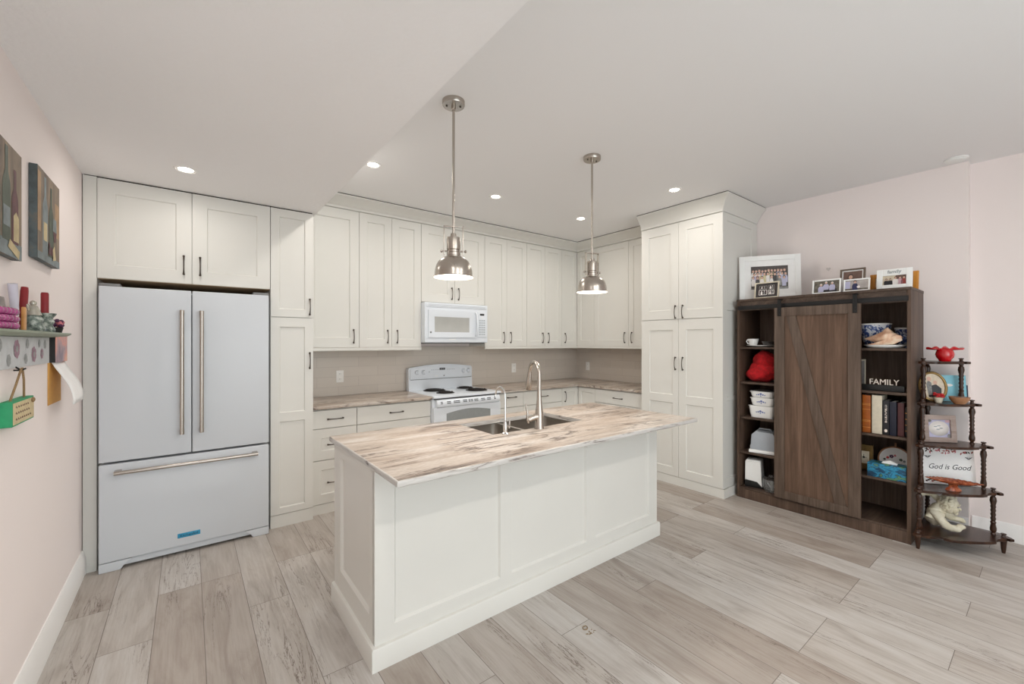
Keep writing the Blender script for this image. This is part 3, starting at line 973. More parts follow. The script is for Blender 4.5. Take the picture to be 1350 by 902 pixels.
def bowl(b, x0, x1, y0, y1, zt, zb, m, r=0.045):
    """open rounded rectangular basin"""
    def ring(x0, x1, y0, y1, r, z):
        out = []
        for cx, cy, a in ((x1 - r, y1 - r, 0), (x0 + r, y1 - r, 90), (x0 + r, y0 + r, 180), (x1 - r, y0 + r, 270)):
            for k in range(6):
                th = math.radians(a + 18 * k)
                out.append(b.bm.verts.new((cx + r * math.cos(th), cy + r * math.sin(th), z)))
        return out
    rs = [ring(x0, x1, y0, y1, r, zt), ring(x0 + 0.004, x1 - 0.004, y0 + 0.004, y1 - 0.004, r, zb + 0.02), ring(x0 + 0.012, x1 - 0.012, y0 + 0.012, y1 - 0.012, r, zb + 0.004), ring(x0 + 0.05, x1 - 0.05, y0 + 0.05, y1 - 0.05, r, zb)]
    fs = []
    for a, c in zip(rs, rs[1:]):
        n = len(a)
        for i in range(n):
            fs.append(b.bm.faces.new((a[i], a[(i + 1) % n], c[(i + 1) % n], c[i])))
    fs.append(b.bm.faces.new(rs[-1]))
    b._fin(fs, m)
    return rs[0]


t = thing('double_sink', 'stainless steel double sink set into the island countertop', 'sink', (1.77, 2.19, 0.88))
for x0, x1, zb in ((SX0 - 0.006, SXM0, 0.74), (SXM1, SX1 + 0.006, 0.70)):
    b = B()
    bowl(b, x0 - 1.77, x1 - 1.77, SY0 - 0.006 - 2.19, SY1 + 0.006 - 2.19, 0.006, zb - 0.88, 'steel')
    o = obj('basin', b, t)
    d = B().lathe([(0.045, 0), (0.043, 0.004), (0.03, 0.003), (0.025, 0.001), (0.0, 0.001)], 'chrome')
    obj('drain', d, o, ((x0 + x1) / 2 - 1.77, 0.0, zb - 0.88 + 0.0005))
obj('divider', B().box(SXM0 - 1.77, SXM1 - 1.77, SY0 - 2.19, SY1 - 2.19, -0.006, 0.006, 'steel', 0.003), t)

# main faucet, spout reaching over the bowls (+y)
t = thing('kitchen_faucet', 'tall brushed-nickel gooseneck faucet behind the island sink', 'faucet', (1.722, 1.962, 0.915), -18)
b = B().lathe([(0.031, 0), (0.031, 0.006), (0.027, 0.012), (0.026, 0.085), (0.024, 0.105), (0.020, 0.13), (0.0155, 0.18), (0.0135, 0.24)], 'nickel')
obj('base', b, t)
pts = [(0, 0, 0.235)]
for i in range(17):
    a = PI * i / 16 * 0.96
    pts.append((0, 0.078 - 0.078 * math.cos(a), 0.33 + 0.078 * math.sin(a)))
obj('spout', B().tube(pts, 0.0125, 'nickel', 14), t)
e = Vector(pts[-1])
d = (e - Vector(pts[-2])).normalized()
obj('spray_head', B().tube([e, e + d * 0.02, e + d * 0.06, e + d * 0.115, e + d * 0.12], [0.014, 0.0155, 0.018, 0.0225, 0.020], 'nickel', 16), t)
hb = B().tube([(-0.005, 0, 0.075), (-0.035, -0.004, 0.073), (-0.06, -0.008, 0.066), (-0.078, -0.012, 0.058)], [0.022, 0.021, 0.019, 0.012], 'nickel', 14)
hb.tube([(-0.074, -0.01, 0.04), (-0.083, -0.012, 0.066), (-0.082, -0.012, 0.10), (-0.089, -0.013, 0.135), (-0.098, -0.014, 0.158)], [0.006, 0.009, 0.007, 0.0055, 0.004], 'nickel', 10)
obj('lever_handle', hb, t)
# filter tap
t = thing('filter_tap', 'small slim chrome filter tap left of the gooseneck faucet', 'faucet', (1.462, 1.966, 0.915), -2)
obj('base', B().lathe([(0.021, 0), (0.021, 0.004), (0.013, 0.01), (0.012, 0.06), (0.008, 0.075), (0.006, 0.08)], 'chrome', seg=16), t)
pts = [(0, 0, 0.075), (0, 0, 0.19)]
for i in range(1, 13):
    a = PI * i / 12
    pts.append((0, 0.05 - 0.05 * math.cos(a), 0.22 + 0.05 * math.sin(a)))
pts.append((0, 0.10, 0.205))
obj('spout', B().tube(pts, 0.0052, 'chrome', 10), t)
obj('lever', B().cyl((0.01, 0, 0.045), 0.006, 0.022, 'chrome', 'x', 10).tube([(0.03, 0, 0.03), (0.032, 0, 0.06), (0.034, 0, 0.078)], [0.005, 0.0045, 0.003], 'chrome', 8), t)

# ------------------------------------------------------------------ refrigerator
FY = 3.64
t = thing('refrigerator', 'white french-door refrigerator with bottom freezer under the cream cabinet', 'refrigerator', (0, FY, 0))
obj('cabinet', B().box(-0.44, 0.474, 0.075, 0.70, 0.03, 1.79, 'fridge', 0.004), t)
obj('gasket', B().box(-0.43, 0.464, 0.062, 0.08, 0.07, 1.78, 'grey_plastic'), t)
for x0, x1, hx in ((-0.447, 0.0135, -0.037), (0.0185, 0.480, 0.07)):
    d = obj('door', B().box(x0, x1, 0, 0.062, 0.692, 1.803, 'fridge', 0.007, 3), t)
    h = B().tube([(hx, -0.048, 0.83), (hx, -0.048, 1.665)], 0.0125, 'nickel', 14)
    for z in (0.845, 1.65):
        h.box(hx - 0.013, hx + 0.013, -0.052, 0.0, z - 0.017, z + 0.017, 'nickel', 0.004)
    obj('handle', h, d)
    s_ = -1 if x0 < -0.2 else 1
    xx = x0 + 0.05 if s_ < 0 else x1 - 0.05
    obj('hinge_cover', B().box(xx - 0.05, xx + 0.05, 0.01, 0.10, 1.803, 1.822, 'grey_plastic', 0.004), d)
d = obj('freezer_drawer', B().box(-0.447, 0.480, 0, 0.062, 0.062, 0.678, 'fridge', 0.007, 3), t)
h = B().tube([(-0.372, -0.048, 0.628), (0.404, -0.048, 0.628)], 0.0125, 'nickel', 14)
for x in (-0.355, 0.387):
    h.box(x - 0.017, x + 0.017, -0.052, 0.0, 0.615, 0.641, 'nickel', 0.004)
obj('handle', h, d)
bd = B().box(-0.062, 0.062, -0.003, 0.0, 0.118, 0.148, 'blue_film', 0.0008)
bd.text('KitchenAid', 0.022, 0, 0.132, -0.0032, 'text_dark', width=0.095)
obj('badge', bd, d, (0.001, 0, 0.0))
gr = B().box(-0.36, 0.40, 0.022, 0.07, 0.018, 0.057, 'fridge', 0.003)
for x0, x1, sg in ((-0.447, -0.31, 1), (0.343, 0.480, -1)):
    xa, xb = (x0, x1) if sg > 0 else (x1, x0)
    gr.prism([(xa, 0.001), (xa, 0.058), (xb + sg * 0.02, 0.058), (xb, 0.045), (xb - sg * 0.02, 0.03), (xb - sg * 0.035, 0.001)], 0.004, 0.09, 'fridge', 'xz', 0.003)
obj('foot_grille', gr, t)

# ------------------------------------------------------------------ range
RX0, RX1 = 1.899, 2.713
t = thing('electric_range', 'white electric coil range between the base cabinets', 'stove', ((RX0 + RX1) / 2, 3.725, 0))
hw = (RX1 - RX0) / 2
obj('body', B().box(-hw, hw, 0.03, 0.66, 0.004, 0.885, 'app', 0.003), t)
ck = B().box(-hw, hw, -0.006, 0.66, 0.892, 0.916, 'app', 0.006, 3)
ck.box(-hw + 0.01, hw - 0.01, 0.0, 0.02, 0.884, 0.893, 'black')
obj('cooktop', ck, t)
dr = B().box(-hw + 0.003, hw - 0.003, 0.0, 0.032, 0.20, 0.80, 'app', 0.006, 3)
# arched window
arc = [(-0.265, 0.34), (0.265, 0.34)]
for i in range(13):
    a = i / 12
    x = 0.265 - 0.53 * a
    arc.append((x, 0.735 + 0.03 * math.sin(PI * a)))
dr.prism(arc, -0.0015, 0.002, 'grey_window', 'xz')
od = obj('oven_door', dr, t)
# top lip / handle of the door with vent slots
hp = [(0.03, 0.80), (0.0, 0.80), (-0.016, 0.808), (-0.024, 0.826), (-0.022, 0.85), (-0.010, 0.87), (0.004, 0.880), (0.03, 0.882)]
lip = B().prism(hp, -hw + 0.03, hw - 0.03, 'app', 'yz')
slots = [-0.33, -0.26, -0.24, -0.185, -0.16, -0.135, -0.075, -0.05, -0.01, 0.02, 0.06, 0.085, 0.145, 0.17, 0.22, 0.245, 0.31]
for x in slots:
    for z in (0.842, 0.856):
        lip.box(x - 0.011, x + 0.011, -0.026 if z < 0.85 else -0.022, -0.01, z - 0.0035, z + 0.0035, 'black')
obj('handle', lip, od)
obj('storage_drawer', B().box(-hw + 0.003, hw - 0.003, 0.0, 0.032, 0.03, 0.19, 'app', 0.006, 3), t)
# backguard with an arched top, leaning back a little
bg = B()
pf = [(-hw, 0.0), (hw, 0.0), (hw, 0.235)]
for i in range(17):
    a = i / 16
    x = (hw - 0.012) - 2 * (hw - 0.012) * a
    pf.append((x, 0.252 + 0.032 * math.sin(PI * a)))
pf.append((-hw, 0.235))
bg.prism(pf, 0.0, 0.075, 'app', 'xz', 0.008)
bg.box(-hw + 0.02, hw - 0.02, -0.006, 0.0, 0.118, 0.121, 'grey_plastic')
bg.prism([(-hw + 0.01, 0.125), (hw - 0.01, 0.125), (hw - 0.015, 0.235)] + [((hw - 0.015) * (1 - 2 * i / 12), 0.240 + 0.028 * math.sin(PI * i / 12)) for i in range(13)] + [(-hw + 0.015, 0.235)], -0.012, 0.003, 'app', 'xz', 0.004)
bgo = obj('backguard', bg, t, (0, 0.588, 0.914), (math.radians(-2), 0, 0))
for x in (-0.315, -0.235, 0.278, 0.345):
    k = B().lathe([(0.026, 0), (0.025, 0.006), (0.02, 0.016), (0.0185, 0.022), (0.0, 0.022)], 'app', axis='y', seg=20)
    k.move(Matrix.Scale(-1, 4, (0, 1, 0)))
    k.box(-0.004, 0.004, -0.028, -0.02, -0.018, 0.018, 'app', 0.001)
    obj('knob', k, bgo, (x, -0.012, 0.20))
ck2 = B().box(-0.035, 0.035, -0.0135, -0.01, 0.218, 0.242, 'black', 0.0005)
for q in (-0.02, -0.009, 0.007, 0.018):
    ck2.rect(q - 0.003, q + 0.003, 0.225, 0.236, -0.0138, 'knob_line')
obj('clock_display', ck2, bgo)
obj('maker_mark', B().cyl((0.02, -0.0125, 0.152), 0.008, 0.002, 'grey_plastic', 'y', 14).box(-0.095, -0.06, -0.0128, -0.01, 0.146, 0.154, 'china', 0.0005), bgo)
bk = B()
for i in range(5):
    bk.box(-0.14 + i * 0.022, -0.128 + i * 0.022, -0.0128, -0.011, 0.218, 0.226, 'knob_line')
    bk.box(0.06 + i * 0.022, 0.072 + i * 0.022, -0.0128, -0.011, 0.218, 0.226, 'knob_line')
bk.cyl((-0.165, -0.0128, 0.20), 0.007, 0.003, 'knob_line', 'y', 12)
obj('button', bk, bgo)
cx0 = (RX0 + RX1) / 2
for wx, wy, r in ((2.15, 4.20, 0.108), (2.14, 3.935, 0.082), (2.55, 4.215, 0.082), (2.54, 3.95, 0.108)):
    bo = B().lathe([(r + 0.014, 0), (r + 0.013, 0.004), (r + 0.004, 0.005), (r, 0.001), (0.0, 0.0008)], 'black', seg=28)
    burner = obj('burner', bo, t, (wx - cx0, wy - 3.725, 0.9165))
    sp = []
    turns = 4 if r > 0.09 else 3
    for i in range(turns * 20 + 1):
        a = 2 * PI * i / 20
        rr = 0.018 + (r - 0.022) * i / (turns * 20)
        sp.append((rr * math.cos(a), rr * math.sin(a), 0.009))
    obj('coil', B().tube(sp, 0.0062, 'coil', 6), burner)

# ------------------------------------------------------------------ microwave
t = thing('microwave', 'white over-the-range microwave under the short upper cabinet', 'microwave', (2.33, 3.99, 1.445))
mh = 0.422
obj('body', B().box(-0.398, 0.386, 0.03, 0.42, 0, mh, 'app', 0.004).box(-0.385, 0.375, 0.05, 0.40, -0.012, 0.0, 'grey_plastic', 0.002), t)
fr = B().box(-0.398, 0.386, 0.0, 0.03, 0.0, mh, 'app', 0.008, 3)
fr.box(-0.385, 0.373, -0.004, 0.002, mh - 0.05, mh - 0.012, 'app', 0.002)
for i in range(3):
    fr.box(-0.36, 0.35, -0.0046, -0.001, mh - 0.042 + i * 0.010, mh - 0.039 + i * 0.010, 'knob_line')
obj('face_frame', fr, t)
do = B().panel(-0.360, 0.225, 0.055, 0.345, [(-0.30, 0.150, 0.10, 0.285)], 'app', -0.012, 0.014, 0.006, 0.012, 'mw_window')
md = obj('door', do, t)
obj('handle', B().tube([(0.215, -0.014, 0.075), (0.222, -0.034, 0.10), (0.226, -0.04, 0.20), (0.222, -0.034, 0.31), (0.215, -0.014, 0.335)], [0.010, 0.012, 0.013, 0.012, 0.010], 'app', 12), md)
obj('maker_mark', B().cyl((-0.335, -0.0135, 0.108), 0.010, 0.002, 'grey_plastic', 'y', 14), md)
cp = B().box(0.250, 0.368, -0.006, 0.002, 0.06, 0.345, 'app', 0.002)
cp.box(0.278, 0.335, -0.0075, -0.004, 0.305, 0.325, 'black')
cpo = obj('control_panel', cp, t)
bt = B()
for i in range(3):
    for k in range(7):
        bt.box(0.268 + i * 0.029, 0.288 + i * 0.029, -0.0074, -0.005, 0.085 + k * 0.026, 0.1 + k * 0.026, 'knob_line', 0.001)
bt.cyl((0.307, -0.0074, 0.285), 0.008, 0.003, 'china', 'y', 12)
obj('button_pad', bt, cpo)
lb = B().box(-0.115, -0.035, -0.0016, 0.0005, 0.03, 0.038, 'china', 0.0005)
obj('badge', lb, t)


# ------------------------------------------------------------------ outlets
def outlet(label, loc, phi):
    t = thing('wall_outlet', label, 'outlet', loc, phi, 'white outlets on the tiled splashback')
    obj('cover_plate', B().box(-0.036, 0.036, -0.006, 0, -0.06, 0.06, 'outlet', 0.003), t)
    for z in (-0.026, 0.026):
        r = B().box(-0.017, 0.017, -0.0085, -0.005, z - 0.018, z + 0.018, 'outlet', 0.003)
        for x in (-0.006, 0.006):
            r.box(x - 0.0012, x + 0.0012, -0.009, -0.008, z - 0.005, z + 0.006, 'grey_plastic')
        obj('receptacle', r, t)


outlet('white outlet on the tiles left of the range', (1.205, YB - 0.0105, 1.105), 0)
outlet('white outlet on the back tiles behind the gooseneck faucet', (3.42, YB - 0.0105, 1.108), 0)
outlet('white outlet on the right-wall tiles beside the corner', (XR - 0.0105, 4.19, 1.10), -90)


# ------------------------------------------------------------------ ceiling fixtures
def spot_light(par, z, power, size, spread):
    li = bpy.data.lights.new('lamp_glow', 'AREA')
    li.shape = 'DISK'
    li.size = size
    li.energy = power
    li.color = DOWN_COL
    li.spread = math.radians(spread)
    o = bpy.data.objects.new('lamp_glow', li)
    C.objects.link(o)
    o.parent = par
    o.location = (0, 0, z)


rb = B().lathe([(0.047, -0.003), (0.050, -0.006), (0.058, -0.005), (0.062, 0.0)], 'trim', seg=28)
RING = rb.mesh('trim_ring')
LENS = B().lathe([(0.0, -0.0035), (0.035, -0.0035), (0.048, -0.002)], 'led', seg=24).mesh('lens')
GL = 'recessed ceiling lights'
for lab, x, y, z, p in (
        ('round recessed light in the low ceiling above the refrigerator cabinet', -0.015, 3.245, ZB, 0.42),
        ('round recessed light nearest the low ceiling edge, left of the first pendant', 1.118, 3.197, ZU, 1.0),
        ('round recessed ceiling light in front of the upper cabinets, between the two pendants', 2.269, 3.199, ZU, 1.0),
        ('round recessed ceiling light nearest the corner of the upper cabinets', 3.415, 3.197, ZU, 1.0),
        ('round recessed ceiling light closest to the tall pantry', 3.43, 2.085, ZU, 0.75),
        ('added unseen round fill light in the ceiling behind the viewer, right side', 2.1, -0.6, ZU, REAR_FILL_W / 10),  # fill lamp added out of view to even the room light
        ('added unseen round fill light in the ceiling behind the viewer, middle', 1.0, -0.6, ZU, REAR_FILL_W / 10),  # second added fill lamp, also out of view
        ('added unseen round fill light in the low ceiling above the viewer', 0.35, 0.7, ZB, 0.75)):  # added out of view to brighten the island end
    t = thing('recessed_light', lab, 'ceiling light', (x, y, z), 0, GL)
    obj('trim_ring', RING, t)
    obj('lens', LENS, t)
    spot_light(t, -0.012, DOWN_W * p, 0.09, 175)

t = thing('smoke_detector', 'flat white round smoke detector on the ceiling near the right wall edge', 'smoke detector', (4.51, 0.46, ZU))
obj('base', B().lathe([(0.066, 0), (0.066, -0.007), (0.061, -0.010), (0.0, -0.010)], 'white', seg=32), t)
obj('cover', B().lathe([(0.056, -0.010), (0.052, -0.016), (0.04, -0.019), (0.0, -0.020)], 'white', seg=32), t)


def pendant(label, x, y, phi):
    t = thing('pendant_light', label, 'pendant light', (x, y, ZU), phi, 'brushed nickel pendants over the island')
    Z = lambda z: z - ZU
    cn = B().lathe([(0.0, 0), (0.063, 0), (0.063, -0.022), (0.060, -0.027), (0.0, -0.028)], 'nickel', seg=32)
    for sx in (-1, 1):
        cn.ell((sx * 0.038, 0, -0.029), (0.006, 0.006, 0.004), 'pewter', 8, 6)
    obj('canopy', cn, t)
    obj('rod', B().cyl((0, 0, Z(2.045)), 0.0075, 2.782 - 2.045, 'nickel', 'z', 12).lathe([(0.012, -0.028), (0.012, -0.045), (0.0075, -0.05)], 'nickel', seg=14), t)
    yk = B()
    for sx in (-1, 1):
        yk.box(sx * 0.050, sx * 0.056, -0.009, 0.009, Z(1.94), Z(2.105), 'nickel', 0.001)
        yk.cyl((sx * 0.03, 0, Z(1.963)), 0.005, sx * 0.036, 'nickel', 'x', 10)
        yk.ell((sx * 0.068, 0, Z(1.963)), (0.006, 0.009, 0.009), 'nickel', 10, 6)
    yk.box(-0.056, 0.056, -0.009, 0.009, Z(2.099), Z(2.105), 'nickel', 0.001)
    obj('yoke', yk, t)
    sk = B().lathe([(0.0, Z(2.062)), (0.016, Z(2.062)), (0.018, Z(2.045)), (0.036, Z(2.04)), (0.038, Z(2.03)), (0.038, Z(1.972)), (0.034, Z(1.968)), (0.034, Z(1.958)), (0.038, Z(1.954)), (0.038, Z(1.938)), (0.042, Z(1.934)), (0.042, Z(1.924)), (0.0, Z(1.922))], 'nickel', seg=24)
    obj('socket', sk, t)
    prof = [(0.040, 1.930)]
    for i in range(1, 13):
        a = i / 12 * PI / 2
        prof.append((0.040 + 0.066 * math.sin(a), 1.832 + 0.098 * math.cos(a)))
    prof += [(0.107, 1.822), (0.113, 1.819), (0.113, 1.815)]
    sh = B().lathe([(r, Z(z)) for r, z in prof], 'nickel', seg=40, a1=2 * PI)
    # lathe caps the ends; drop the bottom cap
    big = [f for f in sh.bm.faces if len(f.verts) > 10]
    bmesh.ops.delete(sh.bm, geom=big, context='FACES_ONLY')
    obj('shade', sh, t)
    pin = [(r - 0.002, z - 0.001) for r, z in prof[:-2]] + [(0.111, 1.8155)]
    si = B().lathe([(r, Z(z)) for r, z in pin], 'shade_in', seg=40)
    big = [f for f in si.bm.faces if len(f.verts) > 10]
    bmesh.ops.delete(si.bm, geom=big, context='FACES_ONLY')
    obj('shade_lining', si, t, label='white inside of the shade')
    obj('bulb', B().lathe([(0.0, Z(1.835)), (0.018, Z(1.838)), (0.029, Z(1.856)), (0.028, Z(1.875)), (0.016, Z(1.90)), (0.013, Z(1.922))], 'bulb', seg=18), t)
    li = bpy.data.lights.new('lamp_glow', 'AREA')
    li.shape = 'DISK'
    li.size = 0.17
    li.energy = PEND_W
    li.color = DOWN_COL
    o = bpy.data.objects.new('lamp_glow', li)
    C.objects.link(o)
    o.parent = t
    o.location = (0, 0, Z(1.813))


pendant('nearer left brushed-nickel dome pendant hanging over the island sink end', 1.184, 2.08, -30)
pendant('farther right brushed-nickel dome pendant hanging in front of the corner cabinets', 2.343, 2.083, -14)

# ------------------------------------------------------------------ bookcase (faces -x): local x = 1.845 - world y, local y = world x - 4.09
BX, BY = 4.09, 1.843
BW, BH, BD = 1.203, 1.848, 0.455
t = thing('barn_door_bookcase', 'dark brown bookcase with sliding barn door against right wall', 'bookcase', (BX, BY, 0), -90)
obj('side_panel', B().box(0, 0.022, 0.0, BD, 0.0, BH - 0.02, 'wood', 0.001), t)
obj('side_panel', B().box(BW - 0.022, BW, 0.0, BD, 0.0, BH - 0.02, 'wood', 0.001), t)
obj('top_board', B().box(-0.002, BW + 0.002, -0.004, BD, BH - 0.02, BH, 'woodx', 0.001), t)
obj('header', B().box(0.022, BW - 0.022, 0.004, 0.024, 1.742, BH - 0.02, 'woodx', 0.001), t)
obj('plinth', B().box(0.022, BW - 0.022, 0.0, 0.02, 0.0, 0.083, 'wood', 0.001), t)
obj('back_panel', B().box(0.022, BW - 0.022, BD - 0.008, BD, 0.05, BH - 0.02, 'wood_lightened'), t)
obj('divider', B().box(0.42, 0.44, 0.02, BD - 0.008, 0.083, BH - 0.02, 'wood_lightened'), t)
obj('divider', B().box(0.80, 0.82, 0.02, BD - 0.008, 0.083, BH - 0.02, 'wood_lightened'), t)
SHL = (1.405, 1.08, 0.757, 0.432)
for z in SHL:
    obj('shelf', B().box(0.022, 0.42, 0.012, BD - 0.008, z - 0.018, z, 'woodx', 0.001), t)
    obj('shelf', B().box(0.82, BW - 0.022, 0.012, BD - 0.008, z - 0.018, z, 'woodx', 0.001), t)
obj('base_shelf', B().box(0.022, BW - 0.022, 0.004, BD - 0.008, 0.083, 0.1, 'woodx', 0.001), t)
obj('rail', B().box(0.012, BW - 0.012, -0.012, -0.004, 1.75, 1.786, 'iron', 0.001), t)
DX0, DX1, DZ0, DZ1 = 0.332, 0.928, 0.105, 1.748
dd = B()
fx0, fx1, fz0, fz1 = DX0 + 0.078, DX1 - 0.078, DZ0 + 0.065, DZ1 - 0.075
dd.box(DX0, DX1, -0.030, -0.018, DZ0, DZ1, 'barn')
dd.box(DX0, fx0, -0.040, -0.030, DZ0, DZ1, 'barn_frame', 0.0015)
dd.box(fx1, DX1, -0.040, -0.030, DZ0, DZ1, 'barn_frame', 0.0015)
dd.box(fx0, fx1, -0.040, -0.030, DZ0, fz0, 'barn_frame', 0.0015)
dd.box(fx0, fx1, -0.040, -0.030, fz1, DZ1, 'barn_frame', 0.0015)
dd.prism([(fx0 + 0.012, fz1), (fx0 + 0.085, fz1), (fx1 - 0.012, fz0), (fx1 - 0.085, fz0)], -0.037, -0.029, 'barn_frame', 'xz', 0.001)
door = obj('sliding_door', dd, t)
for x in (0.372, 0.893):
    hg = B().box(x - 0.014, x + 0.014, -0.046, -0.040, 1.675, 1.822, 'iron', 0.001)
    hg.box(x - 0.014, x + 0.014, -0.046, -0.002, 1.815, 1.822, 'iron', 0.001)
    for z in (1.69, 1.72):
        hg.cyl((x, -0.0485, z), 0.005, 0.004, 'iron', 'y', 8)
    obj('hanger', hg, door)


# items in the bookcase ------------------------------------------------------
def bc(y_world, depth):
    """world point on the bookcase: y_world along the wall, depth behind its front plane"""
    return BX + depth, y_world


def person(b, x, z0, h, y, cloth, hair='p_hair', wd=0.32, skin='skin'):
    wv = h * wd
    b.flat([(x - wv * 0.62, z0), (x + wv * 0.62, z0), (x + wv * 0.7, z0 + h * 0.45), (x + wv * 0.45, z0 + h * 0.68), (x - wv * 0.45, z0 + h * 0.68), (x - wv * 0.7, z0 + h * 0.45)], y, cloth)
    b.disc(x, z0 + h * 0.86, h * 0.125, h * 0.15, y - 0.0002, hair, 14)
    b.disc(x, z0 + h * 0.81, h * 0.095, h * 0.12, y - 0.0004, skin, 14)


def picture_frame(name, label, cat, loc, phi, wd, ht, border, mframe, lean=9, depth=0.016, mat_w=0.0, bg='photo_dark', draw=None, group=None, mmat='paper', brd_top=None):
    loc = (loc[0], loc[1], loc[2] + depth * math.sin(math.radians(lean)))
    t = thing(name, label, cat, loc, phi, group, lean)
    bt = brd_top or border
    f = B()
    x0, x1 = -wd / 2, wd / 2
    f.box(x0, x0 + border, 0, depth, 0, ht, mframe, 0.0015)
    f.box(x1 - border, x1, 0, depth, 0, ht, mframe, 0.0015)
    f.box(x0 + border, x1 - border, 0, depth, 0, border, mframe, 0.0015)
    f.box(x0 + border, x1 - border, 0, depth, ht - bt, ht, mframe, 0.0015)
    f.box(x0 + border, x1 - border, depth * 0.7, depth, border, ht - bt, mframe)
    fo = obj('frame', f, t)
    y = depth * 0.55
    a0, a1, c0, c1 = x0 + border, x1 - border, border, ht - bt
    if mat_w:
        mm = B()
        mw = mat_w
        for r in ((a0, a0 + mw, c0, c1), (a1 - mw, a1, c0, c1), (a0 + mw, a1 - mw, c0, c0 + mw), (a0 + mw, a1 - mw, c1 - mw, c1)):
            mm.box(r[0], r[1], y - 0.001, y + 0.001, r[2], r[3], mmat)
        obj('mat_board', mm, t)
        a0, a1, c0, c1 = a0 + mw, a1 - mw, c0 + mw, c1 - mw
    p = B().rect(a0, a1, c0, c1, y + 0.0005, bg)
    if draw:
        draw(p, a0, a1, c0, c1, y)
    obj('photograph', p, t, ang=180)
    return t, fo


def draw_wedding(b, a0, a1, c0, c1, y):
    rnd = random.Random(3)
    w_, h_ = a1 - a0, c1 - c0
    cl = ['p_white', 'p_black', 'p_pink', 'p_yellow', 'p_white', 'photo_grey', 'p_lilac']
    for row, (zz, n, hh) in enumerate(((0.42, 11, 0.44), (0.26, 10, 0.46), (0.12, 8, 0.44))):
        for i in range(n):
            x = a0 + w_ * (0.06 + 0.88 * (i + 0.5 * (row % 2) * 0.6) / (n - 0.6))
            if row == 2 and 0.40 < (x - a0) / w_ < 0.7:
                continue
            person(b, min(x, a1 - 0.012), c0 + h_ * (zz + 0.03 * rnd.random()), h_ * hh, y - 0.0006 * (row + 1), rnd.choice(cl), rnd.choice(['p_hair', 'p_black', 'photo_brown']), 0.26)
    cx = a0 + w_ * 0.56
    b.flat([(cx - w_ * 0.085, c0 + h_ * 0.10), (cx + w_ * 0.07, c0 + h_ * 0.10), (cx + w_ * 0.03, c0 + h_ * 0.46), (cx - w_ * 0.03, c0 + h_ * 0.46)], y - 0.0028, 'p_white')
    b.disc(cx, c0 + h_ * 0.52, h_ * 0.05, h_ * 0.06, y - 0.0028, 'skin')
    b.rect(a0, a1, c0, c0 + h_ * 0.08, y - 0.003, 'photo_grey')


def draw_collage(b, a0, a1, c0, c1, y):
    w_, h_ = a1 - a0, c1 - c0
    for u0, u1, v0, v1, mt in ((0.08, 0.52, 0.08, 0.55, 'p_white'), (0.58, 0.9, 0.55, 0.95, 'photo_grey'), (0.58, 0.9, 0.1, 0.5, 'p_white'), (0.08, 0.52, 0.62, 0.92, 'photo_grey')):
        b.rect(a0 + w_ * u0, a0 + w_ * u1, c0 + h_ * v0, c0 + h_ * v1, y - 0.0003, mt)
        b.rect(a0 + w_ * (u0 + 0.03), a0 + w_ * (u1 - 0.03), c0 + h_ * (v0 + 0.04), c0 + h_ * (v1 - 0.04), y - 0.0006, 'photo_dark')
        for q in (0.35, 0.68):
            person(b, a0 + w_ * (u0 + (u1 - u0) * q), c0 + h_ * (v0 + 0.04), h_ * (v1 - v0) * 0.8, y - 0.0009, 'p_white' if q < 0.5 else 'photo_grey', 'p_black', 0.3, 'p_white')


def draw_three(b, a0, a1, c0, c1, y):
    w_, h_ = a1 - a0, c1 - c0
    b.rect(a0 + w_ * 0.2, a0 + w_ * 0.9, c0, c0 + h_ * 0.28, y - 0.0003, 'p_black')
    for u, z, m_ in ((0.28, 0.05, 'p_lilac'), (0.48, 0.22, 'p_lilac'), (0.72, 0.16, 'p_lilac')):
        person(b, a0 + w_ * u, c0 + h_ * z, h_ * 0.72, y - 0.0008, m_, 'p_white', 0.42)


def draw_one(b, a0, a1, c0, c1, y):
    w_, h_ = a1 - a0, c1 - c0
    b.rect(a0, a0 + w_ * 0.22, c0 + h_ * 0.1, c0 + h_ * 0.9, y - 0.0003, 'p_lilac')
    b.rect(a0, a1, c0, c0 + h_ * 0.18, y - 0.0004, 'photo_olive')
    person(b, a0 + w_ * 0.43, c0, h_ * 0.98, y - 0.0008, 'p_navy', 'p_hair', 0.34)
    b.disc(a0 + w_ * 0.58, c0 + h_ * 0.32, w_ * 0.07, h_ * 0.12, y - 0.0014, 'p_white')


def draw_portrait(b, a0, a1, c0, c1, y):
    w_, h_ = a1 - a0, c1 - c0
    person(b, a0 + w_ * 0.4, c0, h_ * 0.86, y - 0.0006, 'p_red', 'p_hair', 0.5)


def draw_family(b, a0, a1, c0, c1, y):
    w_, h_ = a1 - a0, c1 - c0
    b.rect(a0 + w_ * 0.55, a1, c0 + h_ * 0.5, c1, y - 0.0003, 'photo_brown')
    for u, m_ in ((0.16, 'p_black'), (0.33, 'p_black'), (0.55, 'p_white'), (0.74, 'p_pink'), (0.9, 'p_red')):
        person(b, a0 + w_ * u, c0, h_ * (0.72 + 0.16 * (u > 0.5)), y - 0.0008, m_, 'p_hair', 0.4)


